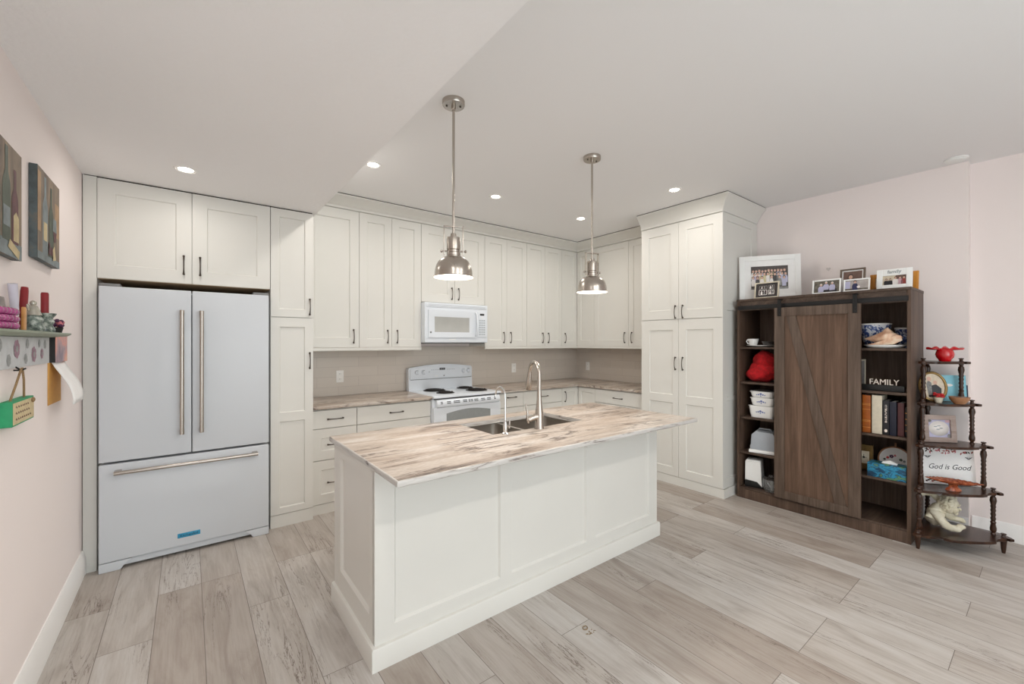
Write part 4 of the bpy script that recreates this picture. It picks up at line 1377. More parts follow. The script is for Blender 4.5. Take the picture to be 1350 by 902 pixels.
ZT = BH + 0.001
picture_frame('picture_frame', 'big white matted frame with a group wedding photo atop the bookcase', 'picture frame', (4.315, 1.645, ZT), -57, 0.505, 0.42, 0.045, 'white', 4, 0.02, 0.055, 'photo_dark', draw_wedding)
picture_frame('picture_frame', 'small dark collage frame standing before the big wedding photo', 'picture frame', (4.16, 1.62, ZT), -90, 0.205, 0.15, 0.012, 'book_cream', 8, 0.014, 0.012, 'photo_dark', draw_collage, mmat='p_black')
picture_frame('picture_frame', 'white frame with photo of three children in pale tops on bookcase', 'picture frame', (4.15, 1.163, ZT), -90, 0.195, 0.118, 0.011, 'white', 8, 0.014, 0, 'photo_olive', draw_three)
picture_frame('picture_frame', 'white frame with photo of one person in navy on bookcase', 'picture frame', (4.15, 0.966, ZT), -90, 0.165, 0.10, 0.010, 'white', 8, 0.014, 0, 'photo_room', draw_one)
picture_frame('picture_frame', 'brown portrait frame behind the navy-top photo on bookcase', 'picture frame', (4.25, 1.018, ZT), -90, 0.165, 0.20, 0.013, 'brown_frame', 8, 0.016, 0.008, 'photo_brown', draw_portrait)
tf, fo = picture_frame('picture_frame', 'wide white frame lettered family on top of bookcase', 'picture frame', (4.20, 0.753, ZT), -90, 0.203, 0.155, 0.034, 'white', 8, 0.016, 0, 'photo_cream', draw_family, brd_top=0.05)
obj('lettering', B().text('family', 0.034, 0.0, 0.132, -0.0006, 'text_grey', 0.001, bold=0.0006), tf)
picture_frame('picture_frame', 'golden oak frame half hidden behind the family frame', 'picture frame', (4.33, 0.78, ZT), -90, 0.285, 0.14, 0.034, 'oak_gold', 8, 0.018, 0, 'photo_cream',
              lambda b, a0, a1, c0, c1, y: b.disc(a1 - 0.03, (c0 + c1) / 2, 0.02, 0.03, y - 0.0005, 'p_lilac'))
# heart on the wall
hp = []
for i in range(28):
    a = 2 * PI * i / 28
    hp.append((0.0011 * 16 * math.sin(a) ** 3, 0.0011 * (13 * math.cos(a) - 5 * math.cos(2 * a) - 2 * math.cos(3 * a) - math.cos(4 * a))))
hb = B().prism(hp, -0.004, 0, 'heart', 'xz', 0.001)
t = tag(obj('wall_heart', hb, None, (XR - 0.0005, 1.279, 2.118), (0, 0, -PI / 2)), 'small pale heart ornament on the wall above the bookcase', 'wall ornament')

# left bay -----------------------------------------------------------------
z1 = SHL[0] + 0.001
t = thing('serving_plate', 'flat white plate under the cup on bookcase top-left shelf', 'plate', (4.22, 1.68, z1))
obj('plate', B().lathe([(0.0, 0.0), (0.075, 0.0), (0.09, 0.006), (0.125, 0.013), (0.126, 0.016), (0.09, 0.010), (0.0, 0.006)], 'china', seg=36, sy=1.0), t)
t = thing('coffee_cup', 'white cup with handle on bookcase top-left shelf', 'cup', (4.20, 1.745, z1 + 0.0125), 150)
obj('bowl', B().lathe([(0.0, 0.0), (0.026, 0.0), (0.036, 0.012), (0.045, 0.055), (0.047, 0.062), (0.044, 0.06), (0.034, 0.014), (0.0, 0.008)], 'china', seg=28), t)
obj('handle', B().tube([(0.041, 0, 0.05), (0.06, 0, 0.054), (0.068, 0, 0.036), (0.056, 0, 0.018), (0.038, 0, 0.016)], 0.0045, 'china', 8), t)
t = thing('glass_ashtray', 'dark smoked glass dish beside the white cup', 'dish', (4.20, 1.61, z1 + 0.0135))
obj('dish', B().lathe([(0.0, 0.0), (0.04, 0.0), (0.052, 0.02), (0.058, 0.038), (0.053, 0.038), (0.044, 0.018), (0.0, 0.01)], 'smoke_glass', seg=14), t)

t = thing('plush_blanket', 'fluffy red plush bundle on bookcase left shelf', 'blanket', (4.24, 1.67, SHL[1] + 0.001))
b = B().ell((0, 0, 0.10), (0.10, 0.125, 0.10), 'red_yarn', 40, 28)
b.ell((0.0, -0.01, 0.19), (0.085, 0.095, 0.095), 'red_yarn', 40, 28)
b.ell((-0.02, 0.03, 0.07), (0.10, 0.11, 0.07), 'red_yarn', 40, 28)
rr = random.Random(5)
for v in b.bm.verts:
    n = Vector((math.sin(v.co.x * 90 + v.co.z * 60), math.sin(v.co.y * 85 + 1), math.sin(v.co.z * 95 + v.co.y * 50)))
    v.co += n * 0.004 + Vector((rr.uniform(-1, 1), rr.uniform(-1, 1), rr.uniform(-1, 1))) * 0.0025
    v.co.z = max(v.co.z, 0.0)
obj('plush', b, t)


def casserole(label, z, wd, h, lid=False, yc=1.66):
    t = thing('casserole_dish', label, 'casserole dish', (4.215, yc, z), -90, 'stack of white casserole dishes')
    b = B()
    hw, hd = wd / 2, 0.085
    rs = []
    for k, zz in ((0.86, 0.0), (0.94, h * 0.35), (1.0, h), (0.975, h), (0.91, h * 0.35), (0.82, 0.008)):
        ring = []
        r = 0.03
        for cx, cy, a in ((hw * k - r, hd * k - r, 0), (-hw * k + r, hd * k - r, 90), (-hw * k + r, -hd * k + r, 180), (hw * k - r, -hd * k + r, 270)):
            for q in range(5):
                th = math.radians(a + 22.5 * q)
                ring.append(b.bm.verts.new((cx + r * math.cos(th), cy + r * math.sin(th), zz)))
        rs.append(ring)
    fs = []
    for a, c in zip(rs, rs[1:]):
        for i in range(20):
            fs.append(b.bm.faces.new((a[i], a[(i + 1) % 20], c[(i + 1) % 20], c[i])))
    fs += [b.bm.faces.new(rs[0]), b.bm.faces.new(rs[-1])]
    b._fin(fs, 'china')
    obj('dish', b, t)
    for sx in (-1, 1):
        obj('handle', B().box(sx * (hw - 0.004), sx * (hw + 0.02), -0.03, 0.03, h - 0.016, h - 0.006, 'china', 0.004), t)
    fl = B()
    for dx, dz, r in ((0, 0.006, 0.011), (-0.018, 0, 0.008), (0.018, 0, 0.008), (-0.034, -0.003, 0.006), (0.034, -0.003, 0.006), (0, -0.012, 0.006)):
        for q in range(5):
            a = 2 * PI * q / 5 + dx * 40
            fl.disc(dx + r * 0.5 * math.cos(a), h * 0.5 + dz + r * 0.5 * math.sin(a), r * 0.42, r * 0.42, -hd * 0.955 - 0.003, 'blue_ink', 8)
    obj('flower_print', fl, t, ang=180, label='blue flower print')
    if lid:
        ld = B().box(-hw * 0.95, hw * 0.95, -hd * 0.93, hd * 0.93, h + 0.0005, h + 0.006, 'clear', 0.002)
        ld.ell((0, 0, h + 0.010), (hw * 0.75, hd * 0.75, 0.012), 'smoke_glass', 20, 8)
        obj('lid', ld, t, label='dark glass lid')


casserole('large white flowered casserole dish, lowest of the stack', SHL[2] + 0.001, 0.215, 0.108, yc=1.655)
casserole('medium white flowered casserole dish in the middle of stack', SHL[2] + 0.110, 0.20, 0.075, yc=1.648)
casserole('shallow white casserole dish with glass lid on stack top', SHL[2] + 0.186, 0.195, 0.055, True, yc=1.652)

t = thing('cake_carrier', 'frosted plastic carrier with white base on bookcase lower-left shelf', 'food carrier', (4.23, 1.655, SHL[3] + 0.001), -78)
obj('tray', B().box(-0.115, 0.115, -0.105, 0.105, 0.0, 0.03, 'white', 0.008, 3), t)
obj('cover', B().prism([(-0.104, 0.03), (0.104, 0.03), (0.10, 0.16), (0.075, 0.195), (-0.06, 0.2), (-0.095, 0.165)], -0.095, 0.095, 'frost', 'xz', 0.012), t)
for x in (-0.117, 0.10):
    obj('latch', B().box(x, x + 0.017, -0.035, 0.035, 0.012, 0.055, 'white', 0.004), t)
obj('handle', B().tube([(-0.05, 0, 0.19), (-0.045, 0, 0.212), (0.045, 0, 0.210), (0.055, 0, 0.188)], 0.007, 'frost', 8), t)

t = thing('food_chopper', 'white upright kitchen appliance with black base on bookcase bottom-left', 'kitchen appliance', (4.215, 1.738, 0.1015), -78)
obj('base', B().prism([(-0.07, 0), (0.075, 0), (0.075, 0.03), (0.05, 0.07), (-0.07, 0.075)], -0.065, 0.075, 'black', 'xz', 0.006), t)
obj('housing', B().prism([(-0.068, 0.062), (0.035, 0.062), (0.072, 0.01), (0.076, 0.02), (0.066, 0.085), (0.062, 0.24), (-0.066, 0.235)], -0.068, 0.07, 'white', 'xz', 0.006), t)
obj('lid', B().prism([(-0.066, 0.2355), (0.062, 0.2405), (0.052, 0.256), (-0.056, 0.252)], -0.066, 0.068, 'white', 'xz', 0.005), t)
t = thing('clear_bowl', 'clear plastic chopper bowl with white blade beside the white appliance', 'bowl', (4.185, 1.577, 0.1015))
obj('bowl', B().lathe([(0.0, 0.0), (0.06, 0.0), (0.07, 0.02), (0.075, 0.11), (0.072, 0.11), (0.066, 0.02), (0.0, 0.005)], 'clear', seg=28), t)
b = B().cyl((0, 0, 0.006), 0.012, 0.12, 'white', 'z', 12)
for a in (0.3, 2.4, 4.5):
    b.tube([(0.01 * math.cos(a), 0.01 * math.sin(a), 0.04), (0.05 * math.cos(a + 0.3), 0.05 * math.sin(a + 0.3), 0.055 + 0.01 * a)], [0.009, 0.005], 'white', 8)
obj('blade', b, t)
obj('lid', B().lathe([(0.0, 0.145), (0.02, 0.145), (0.03, 0.128), (0.075, 0.118), (0.076, 0.1105), (0.0, 0.1105)], 'smoke_glass', seg=24), t)

# right bay ----------------------------------------------------------------


def china_bowl(label, x, y, r, h):
    t = thing('china_bowl', label, 'bowl', (x, y, SHL[0] + 0.001), 0, 'blue and white china bowls')
    obj('bowl', B().lathe([(0.0, 0.0), (r * 0.5, 0.0), (r * 0.52, 0.01), (r * 0.75, h * 0.3), (r * 0.97, h), (r * 0.93, h), (r * 0.7, h * 0.3), (0.0, 0.02)], 'blue_china', seg=36), t)
    obj('rim', B().lathe([(r * 0.93, h), (r * 0.96, h + 0.007), (r * 1.0, h + 0.006), (r * 0.975, h - 0.006)], 'china', seg=36), t)


china_bowl('larger blue-and-white floral bowl behind the conch shell, left', 4.335, 0.888, 0.103, 0.185)
china_bowl('smaller blue-and-white floral bowl at right of the conch shell', 4.415, 0.728, 0.061, 0.15)
t = thing('serving_platter', 'white oval platter under the conch shell', 'platter', (4.18, 0.80, SHL[0] + 0.001))
obj('platter', B().lathe([(0.0, 0.0), (0.07, 0.0), (0.09, 0.006), (0.108, 0.020), (0.110, 0.024), (0.088, 0.012), (0.0, 0.006)], 'china', seg=36, sx=0.75, sy=1.15), t)
t = thing('conch_shell', 'pink and cream conch shell on the white platter', 'shell', (4.19, 0.80, SHL[0] + 0.022), -90)
b = B()
prof = [(-0.12, 0.004), (-0.105, 0.010), (-0.09, 0.016), (-0.075, 0.022), (-0.06, 0.027), (-0.045, 0.033), (-0.03, 0.039), (-0.015, 0.045), (0.0, 0.05), (0.015, 0.052), (0.03, 0.05), (0.042, 0.046), (0.05, 0.036), (0.056, 0.034), (0.064, 0.031), (0.07, 0.022), (0.078, 0.020), (0.088, 0.011), (0.10, 0.003)]
rings = []
for x, r in prof:
    ring = []
    for i in range(36):
        a = 2 * PI * i / 36
        sp = 1.0 + 0.5 * math.exp(-((a - 1.7) / 0.3) ** 2 - ((x - 0.015) / 0.02) ** 2) + 0.07 * math.sin(5 * a + x * 60)
        ring.append(b.bm.verts.new((x, r * sp * math.cos(a) * 1.1, 0.052 + r * sp * math.sin(a) * 1.05 + 0.1 * x * 0.4)))
    rings.append(ring)
fs = []
for a, c in zip(rings, rings[1:]):
    for i in range(36):
        fs.append(b.bm.faces.new((a[i], a[(i + 1) % 36], c[(i + 1) % 36], c[i])))
fs += [b.bm.faces.new(rings[0]), b.bm.faces.new(rings[-1])]
b._fin(fs, 'shell')
low = min(v.co.z for v in b.bm.verts)
for v in b.bm.verts:
    v.co.z -= low
obj('shell', b, t)
lipb = B().prism([(-0.10, 0.004), (-0.02, 0.0), (0.06, 0.008), (0.105, 0.035), (0.10, 0.07), (0.07, 0.08), (0.03, 0.045), (-0.04, 0.022)], -0.05, -0.043, 'shell', 'xz', 0.003)
obj('outer_lip', lipb, t)

t = thing('word_sign', 'black shelf sign with cut-out letters FAMILY', 'sign', (4.15, 0.80, SHL[1] + 0.001), -90)
obj('base', B().box(-0.135, 0.117, -0.012, 0.012, 0.0, 0.045, 'black', 0.002), t)
obj('lettering', B().text('FAMILY', 0.060, 0.0, 0.066, 0.0, 'text_white', 0.004, width=0.17), t)
t = thing('leaning_picture', 'thin pale frame edge leaning in the bay above the books', 'picture frame', (4.20, 0.958, SHL[1] + 0.001), -8)
ft = B()
ft.box(0, 0.10, -0.006, 0.006, 0.0, 0.012, 'book_cream', 0.001).box(0, 0.10, -0.006, 0.006, 0.22, 0.232, 'book_cream', 0.001)
ft.box(0, 0.012, -0.006, 0.006, 0.012, 0.22, 'book_cream', 0.001).box(0.088, 0.10, -0.006, 0.006, 0.012, 0.22, 'book_cream', 0.001)
obj('frame', ft, t)
obj('photograph', B().box(0.012, 0.088, -0.002, 0.003, 0.012, 0.22, 'photo_grey'), t)


# books : spine faces the room
def book(label, y0, y1, z0, h, cover, depth=0.16, bands=(), title=None, x=4.125):
    t = thing('book', label, 'book', (x, (y0 + y1) / 2, z0), -90, 'books on the right bookcase shelf')
    wv = abs(y1 - y0) / 2 - 0.0008
    cv = B()
    cv.box(-wv, wv, 0.0, 0.006, 0, h, cover, 0.002)
    cv.box(-wv, -wv + 0.003, 0.004, depth, 0, h, cover)
    cv.box(wv - 0.003, wv, 0.004, depth, 0, h, cover)
    obj('cover', cv, t)
    obj('pages', B().box(-wv + 0.003, wv - 0.003, 0.006, depth - 0.004, 0.004, h - 0.004, 'paper'), t)
    if bands:
        bb = B()
        for z in bands:
            bb.box(-wv, wv, -0.001, 0.001, h * z - 0.002, h * z + 0.002, 'gilt')
        obj('gilt_bands', bb, t)
    if title:
        tb = B()
        rq = random.Random(3)
        zz = h * 0.36
        while zz < h * 0.86:
            q = rq.uniform(0.007, 0.014)
            tb.rect(-0.006, 0.006, zz, zz + 0.0025, -0.0006, 'text_white')
            tb.rect(rq.choice((-0.006, 0.003)), rq.choice((-0.001, 0.006)), zz, zz + q * 0.7, -0.0007, 'text_white')
            zz += q
        tb.disc(0, h * 0.12, 0.009, 0.012, -0.0006, 'text_white')
        obj('title', tb, t)


zb2 = SHL[2] + 0.001
book('thick tan leather book with gilt bands, leftmost on the shelf', 0.872, 0.923, zb2, 0.285, 'leather_tan', bands=(0.14, 0.30, 0.33, 0.62, 0.74, 0.77))
book('tall cream book beside the tan leather book', 0.805, 0.866, zb2, 0.29, 'book_cream')
book('black book with white lettering on its spine', 0.765, 0.802, zb2, 0.255, 'book_black', title=True)
book('plain dark navy book right of the white-lettered one', 0.724, 0.763, zb2, 0.25, 'book_navy')
book('maroon book right of the navy book', 0.685, 0.722, zb2, 0.245, 'book_maroon', x=4.14)
book('thin black book with gilt bands at right end of row', 0.664, 0.683, zb2, 0.215, 'book_black', bands=(0.2, 0.4, 0.6, 0.8), x=4.15)

t = thing('mantel_clock', 'small golden wooden clock frame under the books', 'clock', (4.27, 0.945, SHL[3] + 0.001), -90)
obj('case', B().panel(-0.055, 0.055, 0, 0.20, [(-0.038, 0.038, 0.045, 0.155)], 'gold', 0, 0.03, 0.006, 0.006, 'photo_cream'), t)
fb = B().lathe([(0.032, 0), (0.032, 0.003), (0.0, 0.003)], 'book_cream', axis='y', seg=24).move(Matrix.Translation((0, 0.001, 0.10)))
fo = obj('dial', fb, t)
obj('hands', B().box(-0.0015, 0.0015, -0.0015, 0.0, 0.10, 0.124, 'black').box(0.0, 0.018, -0.0015, 0.0, 0.0985, 0.1015, 'black').cyl((0, -0.002, 0.10), 0.008, 0.002, 'black', 'y', 12), fo)
t = thing('embroidery_hoop', 'round wooden hoop with embroidered flowers behind the tissue box', 'embroidery', (4.32, 0.772, SHL[3] + 0.001), -90, None, 12)
obj('hoop', B().tube([(0.098 * math.cos(2 * PI * i / 40), 0, 0.104 + 0.098 * math.sin(2 * PI * i / 40)) for i in range(40)], 0.006, 'bowl_wood', 8, True).box(-0.006, 0.006, -0.005, 0.005, 0.205, 0.235, 'bowl_wood', 0.002), t)
cl = B().disc(0, 0.104, 0.096, 0.096, -0.001, 'paper', 40)
for x, z, r, mt in ((-0.02, 0.128, 0.013, 'flower_purple'), (-0.042, 0.116, 0.009, 'flower_red'), (0.0, 0.138, 0.008, 'flower_pink'), (0.035, 0.112, 0.010, 'oil_green'), (0.055, 0.104, 0.008, 'oil_grey'), (-0.06, 0.10, 0.008, 'oil_green')):
    for q in range(5):
        a = 2 * PI * q / 5
        cl.disc(x + r * 0.6 * math.cos(a), z + r * 0.6 * math.sin(a), r * 0.5, r * 0.5, -0.0016, mt, 8)
obj('cloth', cl, t, ang=180)
t = thing('tissue_box', 'teal patterned tissue box on the bookcase right shelf', 'tissue box', (4.16, 0.776, SHL[3] + 0.001), -90)
obj('carton', B().box(-0.112, 0.108, -0.055, 0.055, 0, 0.105, 'tissue', 0.002), t)
tb = B()
for k in range(3):
    tb.prism([(-0.04 + 0.01 * k, 0.104), (0.05, 0.104), (0.055 - 0.01 * k, 0.118), (0.01, 0.122 + 0.004 * k), (-0.03, 0.116)], -0.01 + 0.008 * k, -0.006 + 0.008 * k, 'paper', 'xz', 0.001)
obj('tissue', tb, t)

# ------------------------------------------------------------------ corner etagere
EX, EY = 4.44, 0.600
TZ = (1.31, 1.012, 0.722, 0.41, 0.11)
AL = (0.185, 0.225, 0.285, 0.335, 0.38)
AR = (0.172, 0.225, 0.28, 0.325, 0.372)
t = thing('corner_etagere', 'dark walnut five-tier corner stand with turned posts beside the bookcase', 'corner shelf', (EX, EY, 0))


def spindle(h):
    pr = [(0.0, 0.0), (0.012, 0.0), (0.013, 0.02), (0.009, 0.03), (0.016, 0.06)]
    seq = [(0.017, 0.16), (0.012, 0.27), (0.0155, 0.31), (0.0105, 0.34), (0.0145, 0.40), (0.0105, 0.45), (0.0145, 0.50), (0.0105, 0.55), (0.0145, 0.60), (0.011, 0.65), (0.0145, 0.69), (0.012, 0.73), (0.018, 0.84), (0.015, 0.92), (0.009, 0.95), (0.013, 0.97), (0.013, 1.0), (0.0, 1.0)]
    return [(0.0, 0.0), (0.013, 0.0), (0.013, 0.03), (0.009, 0.05), (0.016, 0.10)] and [(r, h * k) for r, k in [(0.0, 0.0), (0.013, 0.0), (0.013, 0.03), (0.009, 0.05), (0.016, 0.10)] + seq]


for k, z in enumerate(TZ):
    la, ra = AL[k] + 0.036, AR[k] + 0.036
    pts = [(0.075, 0.028), (-la, 0.022), (-la - 0.012, 0.0), (-la + 0.004, -0.02)]
    # serpentine front from left tip to right tip
    n = 16
    for i in range(n + 1):
        s_ = i / n
        a = s_ * PI / 2
        rad = 1.0 - 0.10 * math.sin(2 * a) ** 2 + (-0.07 if 0.08 < s_ < 0.2 or 0.8 < s_ < 0.92 else 0.0)
        pts.append((-(la - 0.02) * math.cos(a) * rad - 0.0, -(ra - 0.02) * math.sin(a) * rad - 0.022 * math.cos(a)))
    pts += [(-0.02, -ra + 0.004), (0.0, -ra - 0.012), (0.022, -ra), (0.075, -ra + 0.05)]
    # clean consecutive duplicates
    cl = []
    for p in pts:
        if not cl or (Vector(p) - Vector(cl[-1])).length > 0.006:
            cl.append(p)
    obj('shelf', B().prism(cl, z - 0.018, z, 'walnut', 'xy', 0.004), t)
    for x, y in ((-AL[k], 0.0), (0.0, -AR[k])):
        obj('finial', B().lathe([(0.0, 0.0), (0.013, 0.0), (0.010, 0.006), (0.008, 0.012), (0.0145, 0.018), (0.014, 0.023), (0.0, 0.026)], 'walnut_z', seg=14), t, (x, y, z + (0.001 if k else 0.0)))
    if k < 4:
        zb = TZ[k + 1]
        h = (z - 0.018) - zb
        sm = B().lathe(spindle(h), 'walnut_z', seg=14).mesh('post')
        for x, y in ((-AL[k], 0.0), (0.0, -AR[k]), (0.004, 0.004)):
            obj('post', sm, t, (x, y, zb))
lg = B().lathe([(0.0, 0.0), (0.009, 0.0), (0.013, 0.03), (0.017, 0.085), (0.0, 0.092)], 'walnut_z', seg=14).mesh('leg')
for x, y in ((-AL[4], 0.0), (0.0, -AR[4]), (0.004, 0.004)):
    obj('leg', lg, t, (x, y, 0))

# items on the etagere (viewer frame phi about -60)
z = TZ[0] + 0.0135
z = TZ[0] + 0.001
t = thing('ruffled_vase', 'red glass vase with ruffled rim on the corner stand top', 'vase', (4.345, 0.50, z), -60)
obj('body', B().lathe([(0.0, 0.0), (0.030, 0.0), (0.034, 0.012), (0.046, 0.03), (0.051, 0.05), (0.046, 0.072), (0.038, 0.088), (0.035, 0.086), (0.042, 0.05), (0.0, 0.01)], 'red_glass', seg=32), t)
b = B()
rows = []
for j in range(6):
    s_ = j / 5
    ring = []
    for i in range(64):
        a = 2 * PI * i / 64
        wv = math.cos(a) ** 2
        rad = 0.037 + s_ * (0.012 + 0.056 * wv ** 2)
        zz = 0.083 + s_ * (0.020 - 0.008 * wv) + 0.009 * s_ * math.sin(6 * a + 0.6)
        ring.append(b.bm.verts.new((rad * math.cos(a), rad * math.sin(a) * 0.75, zz)))
    rows.append(ring)
fs = []
for a, c in zip(rows, rows[1:]):
    for i in range(64):
        fs.append(b.bm.faces.new((a[i], a[(i + 1) % 64], c[(i + 1) % 64], c[i])))
b._fin(fs, 'red_glass')
o = obj('ruffled_rim', b, t)
sm = o.modifiers.new('thick', 'SOLIDIFY')
sm.thickness = 0.003

z = TZ[1] + 0.001
t = thing('oval_frame', 'oval antique gold portrait frame on the corner stand second tier', 'picture frame', (4.318, 0.550, z), -54, None, 10)
ov = lambda rx, rz, n=40: [(rx * math.cos(2 * PI * i / n), rz * math.sin(2 * PI * i / n)) for i in range(n)]
obj('frame', B().tube([(x, 0, 0.112 + zz) for x, zz in ov(0.078, 0.103)], 0.009, 'gold', 10, True), t)
ph = B().prism([(x, 0.112 + zz) for x, zz in ov(0.074, 0.099)], 0.0, 0.006, 'photo_cream', 'xz')
ph.flat([(-0.03, 0.035), (0.045, 0.04), (0.05, 0.10), (0.02, 0.13), (-0.005, 0.12), (-0.03, 0.09)], -0.001, 'p_black')
ph.flat([(-0.03, 0.05), (-0.008, 0.05), (-0.006, 0.14), (-0.024, 0.16), (-0.038, 0.13)], -0.0014, 'photo_grey')
ph.disc(-0.018, 0.168, 0.013, 0.017, -0.0018, 'skin')
ph.disc(0.016, 0.142, 0.012, 0.015, -0.0018, 'skin')
obj('photograph', ph, t)
t = thing('flower_pot', 'tiny cream pot of red flowers before the oval frame', 'flower pot', (4.285, 0.525, z), -60)
obj('pot', B().lathe([(0.0, 0.0), (0.017, 0.0), (0.025, 0.032), (0.026, 0.04), (0.022, 0.038), (0.0, 0.03)], 'book_cream', seg=18), t)
b = B()
rr = random.Random(2)
for i in range(16):
    a = rr.uniform(0, 6.28)
    r = rr.uniform(0, 0.024)
    b.ell((r * math.cos(a), r * math.sin(a), 0.05 + rr.uniform(-0.008, 0.018)), (0.010, 0.010, 0.007), 'flower_red', 8, 6)
obj('flowers', b, t)
t = thing('photo_album', 'light blue square album standing on the corner stand second tier', 'album', (4.442, 0.482, z + 0.002), -58, None, 5)
obj('cover', B().box(-0.093, 0.093, 0.0, 0.003, 0, 0.192, 'teal_album', 0.001).box(-0.093, 0.093, 0.016, 0.019, 0, 0.192, 'teal_album', 0.001).box(-0.094, -0.090, 0.0, 0.019, 0, 0.192, 'album_edge', 0.001), t)
obj('pages', B().box(-0.088, 0.089, 0.003, 0.016, 0.003, 0.189, 'paper'), t)
obj('label_plate', B().prism([(0.03 * math.cos(2 * PI * i / 20) - 0.012, 0.118 + 0.010 * math.sin(2 * PI * i / 20)) for i in range(20)], -0.001, 0.0, 'p_white', 'xz'), t)
t = thing('navy_book', 'slim navy booklet behind the light blue album', 'book', (4.508, 0.425, z + 0.001), -58, None, 4)
obj('cover', B().box(-0.03, 0.030, 0.0, 0.002, 0, 0.12, 'navy', 0.0008).box(-0.03, 0.030, 0.008, 0.010, 0, 0.12, 'navy', 0.0008), t)
obj('pages', B().box(-0.028, 0.028, 0.002, 0.008, 0.002, 0.118, 'paper'), t)
t = thing('wooden_bowl', 'small tan wooden bowl before the light blue album', 'bowl', (4.322, 0.425, z))
obj('bowl', B().lathe([(0.0, 0.0), (0.028, 0.0), (0.034, 0.006), (0.050, 0.03), (0.055, 0.05), (0.051, 0.05), (0.044, 0.03), (0.0, 0.012)], 'bowl_wood', seg=30), t)
obj('filling', B().ell((0, 0, 0.036), (0.044, 0.044, 0.018), 'photo_brown', 18, 8), t)

z = TZ[2] + 0.001


def draw_oval(b, a0, a1, c0, c1, y):
    b.prism([((a0 + a1) / 2 + (a1 - a0) * 0.46 * math.cos(2 * PI * i / 32), (c0 + c1) / 2 + (c1 - c0) * 0.42 * math.sin(2 * PI * i / 32)) for i in range(32)], y - 0.002, y, 'p_white', 'xz')
    for u, v in ((0.35, 0.6), (0.45, 0.45), (0.6, 0.52), (0.5, 0.65)):
        b.disc(a0 + (a1 - a0) * u, c0 + (c1 - c0) * v, 0.012, 0.004, y - 0.0024, 'text_grey', 10)
    b.disc(a0 + 0.012, c1 - 0.010, 0.014, 0.010, y - 0.0026, 'photo_grey', 10)
    b.disc(a1 - 0.014, c1 - 0.010, 0.016, 0.010, y - 0.0026, 'p_pink', 10)
    b.disc(a1 - 0.01, c0 + 0.012, 0.010, 0.014, y - 0.0026, 'photo_grey', 10)


picture_frame('picture_frame', 'taupe wooden frame around an oval print on the corner stand', 'picture frame', (4.319, 0.517, z), -48, 0.206, 0.195, 0.034, 'taupe_frame', 5, 0.02, 0.0, 'p_lilac', draw_oval)
t = thing('wooden_plaque', 'slim brown plaque leaning behind the taupe frame beside bookcase', 'plaque', (4.40, 0.616, z), 0, None, 0)
obj('board', B().box(-0.08, 0.02, 0.0, 0.008, 0, 0.20, 'brown_frame', 0.001).box(-0.07, 0.01, -0.002, 0.0, 0.012, 0.188, 'photo_brown'), t)

z = TZ[3] + 0.001
t = thing('word_plaque', 'white plaque reading God is Good with red leaves', 'sign', (4.388, 0.478, z + 0.0016), -52, None, 6)
obj('board', B().box(-0.155, 0.155, 0.0, 0.012, 0, 0.262, 'paper', 0.0015), t)
obj('lettering', B().text('God is Good', 0.052, 0.0, 0.125, -0.0005, 'text_dark', 0.0004, shear=0.35, width=0.255), t)
lf = B()
rr = random.Random(11)
for i in range(34):
    x = rr.uniform(-0.145, 0.145)
    zz = 0.262 - abs(rr.gauss(0, 0.022)) - 0.006
    if abs(x) < 0.08:
        zz = max(zz, 0.225)
    if zz < 0.18:
        continue
    a = rr.uniform(0, PI)
    s1, s2 = 0.012, 0.005
    ca, sa = math.cos(a), math.sin(a)
    lf.flat([(x + s1 * ca, zz + s1 * sa if zz + s1 * sa < 0.26 else 0.26), (x - s2 * sa, zz + s2 * ca), (x - s1 * ca, min(zz - s1 * sa, 0.26)), (x + s2 * sa, zz - s2 * ca)], -0.0004 - 0.00004 * i, rr.choice(['p_red', 'p_red', 'oil_wine', 'photo_dark', 'flower_pink']))
for x in (-0.125, 0.12):
    for q in range(4):
        lf.flat([(x, 0.185), (x + 0.006 * (q - 1.5), 0.20), (x + 0.016 * (q - 1.5), 0.205), (x + 0.009 * (q - 1.5), 0.195)], -0.0022, 'text_dark')
for q in range(6):
    lf.disc(-0.14 + 0.012 * q, 0.02 + 0.006 * (q % 3), 0.008, 0.006, -0.0008, rr.choice(['p_red', 'photo_dark', 'oil_green']), 8)
obj('leaf_print', lf, t, ang=180, label='red and dark leaf print')
t = thing('leaf_tray', 'hammered copper leaf-shaped tray before the white plaque', 'tray', (4.250, 0.448, z), -47)
b = B()
n, mrow = 24, 6
rows = []
for j in range(mrow + 1):
    v = -1 + 2 * j / mrow
    row = []
    for i in range(n + 1):
        u = -1 + 2 * i / n
        hwv = 0.052 * (1 - abs(u) ** 2.2)
        row.append(b.bm.verts.new((u * 0.180, v * hwv, 0.040 + 0.030 * v * v * (1 - u * u) + 0.026 * u * u + 0.002 * math.sin(u * 40) * v)))
    rows.append(row)
fs = []
for a, c in zip(rows, rows[1:]):
    for i in range(n):
        try:
            fs.append(b.bm.faces.new((a[i], a[i + 1], c[i + 1], c[i])))
        except ValueError:
            pass
b._fin(fs, 'copper')
bmesh.ops.remove_doubles(b.bm, verts=b.bm.verts[:], dist=1e-4)
o = obj('tray', b, t, (0, 0, 0), (0, math.radians(6), 0))
sm = o.modifiers.new('thick', 'SOLIDIFY')
sm.thickness = 0.004
obj('foot', B().lathe([(0.0, 0.0), (0.048, 0.0), (0.042, 0.012), (0.024, 0.028), (0.03, 0.042), (0.0, 0.042)], 'copper', seg=20, sy=0.6), t)

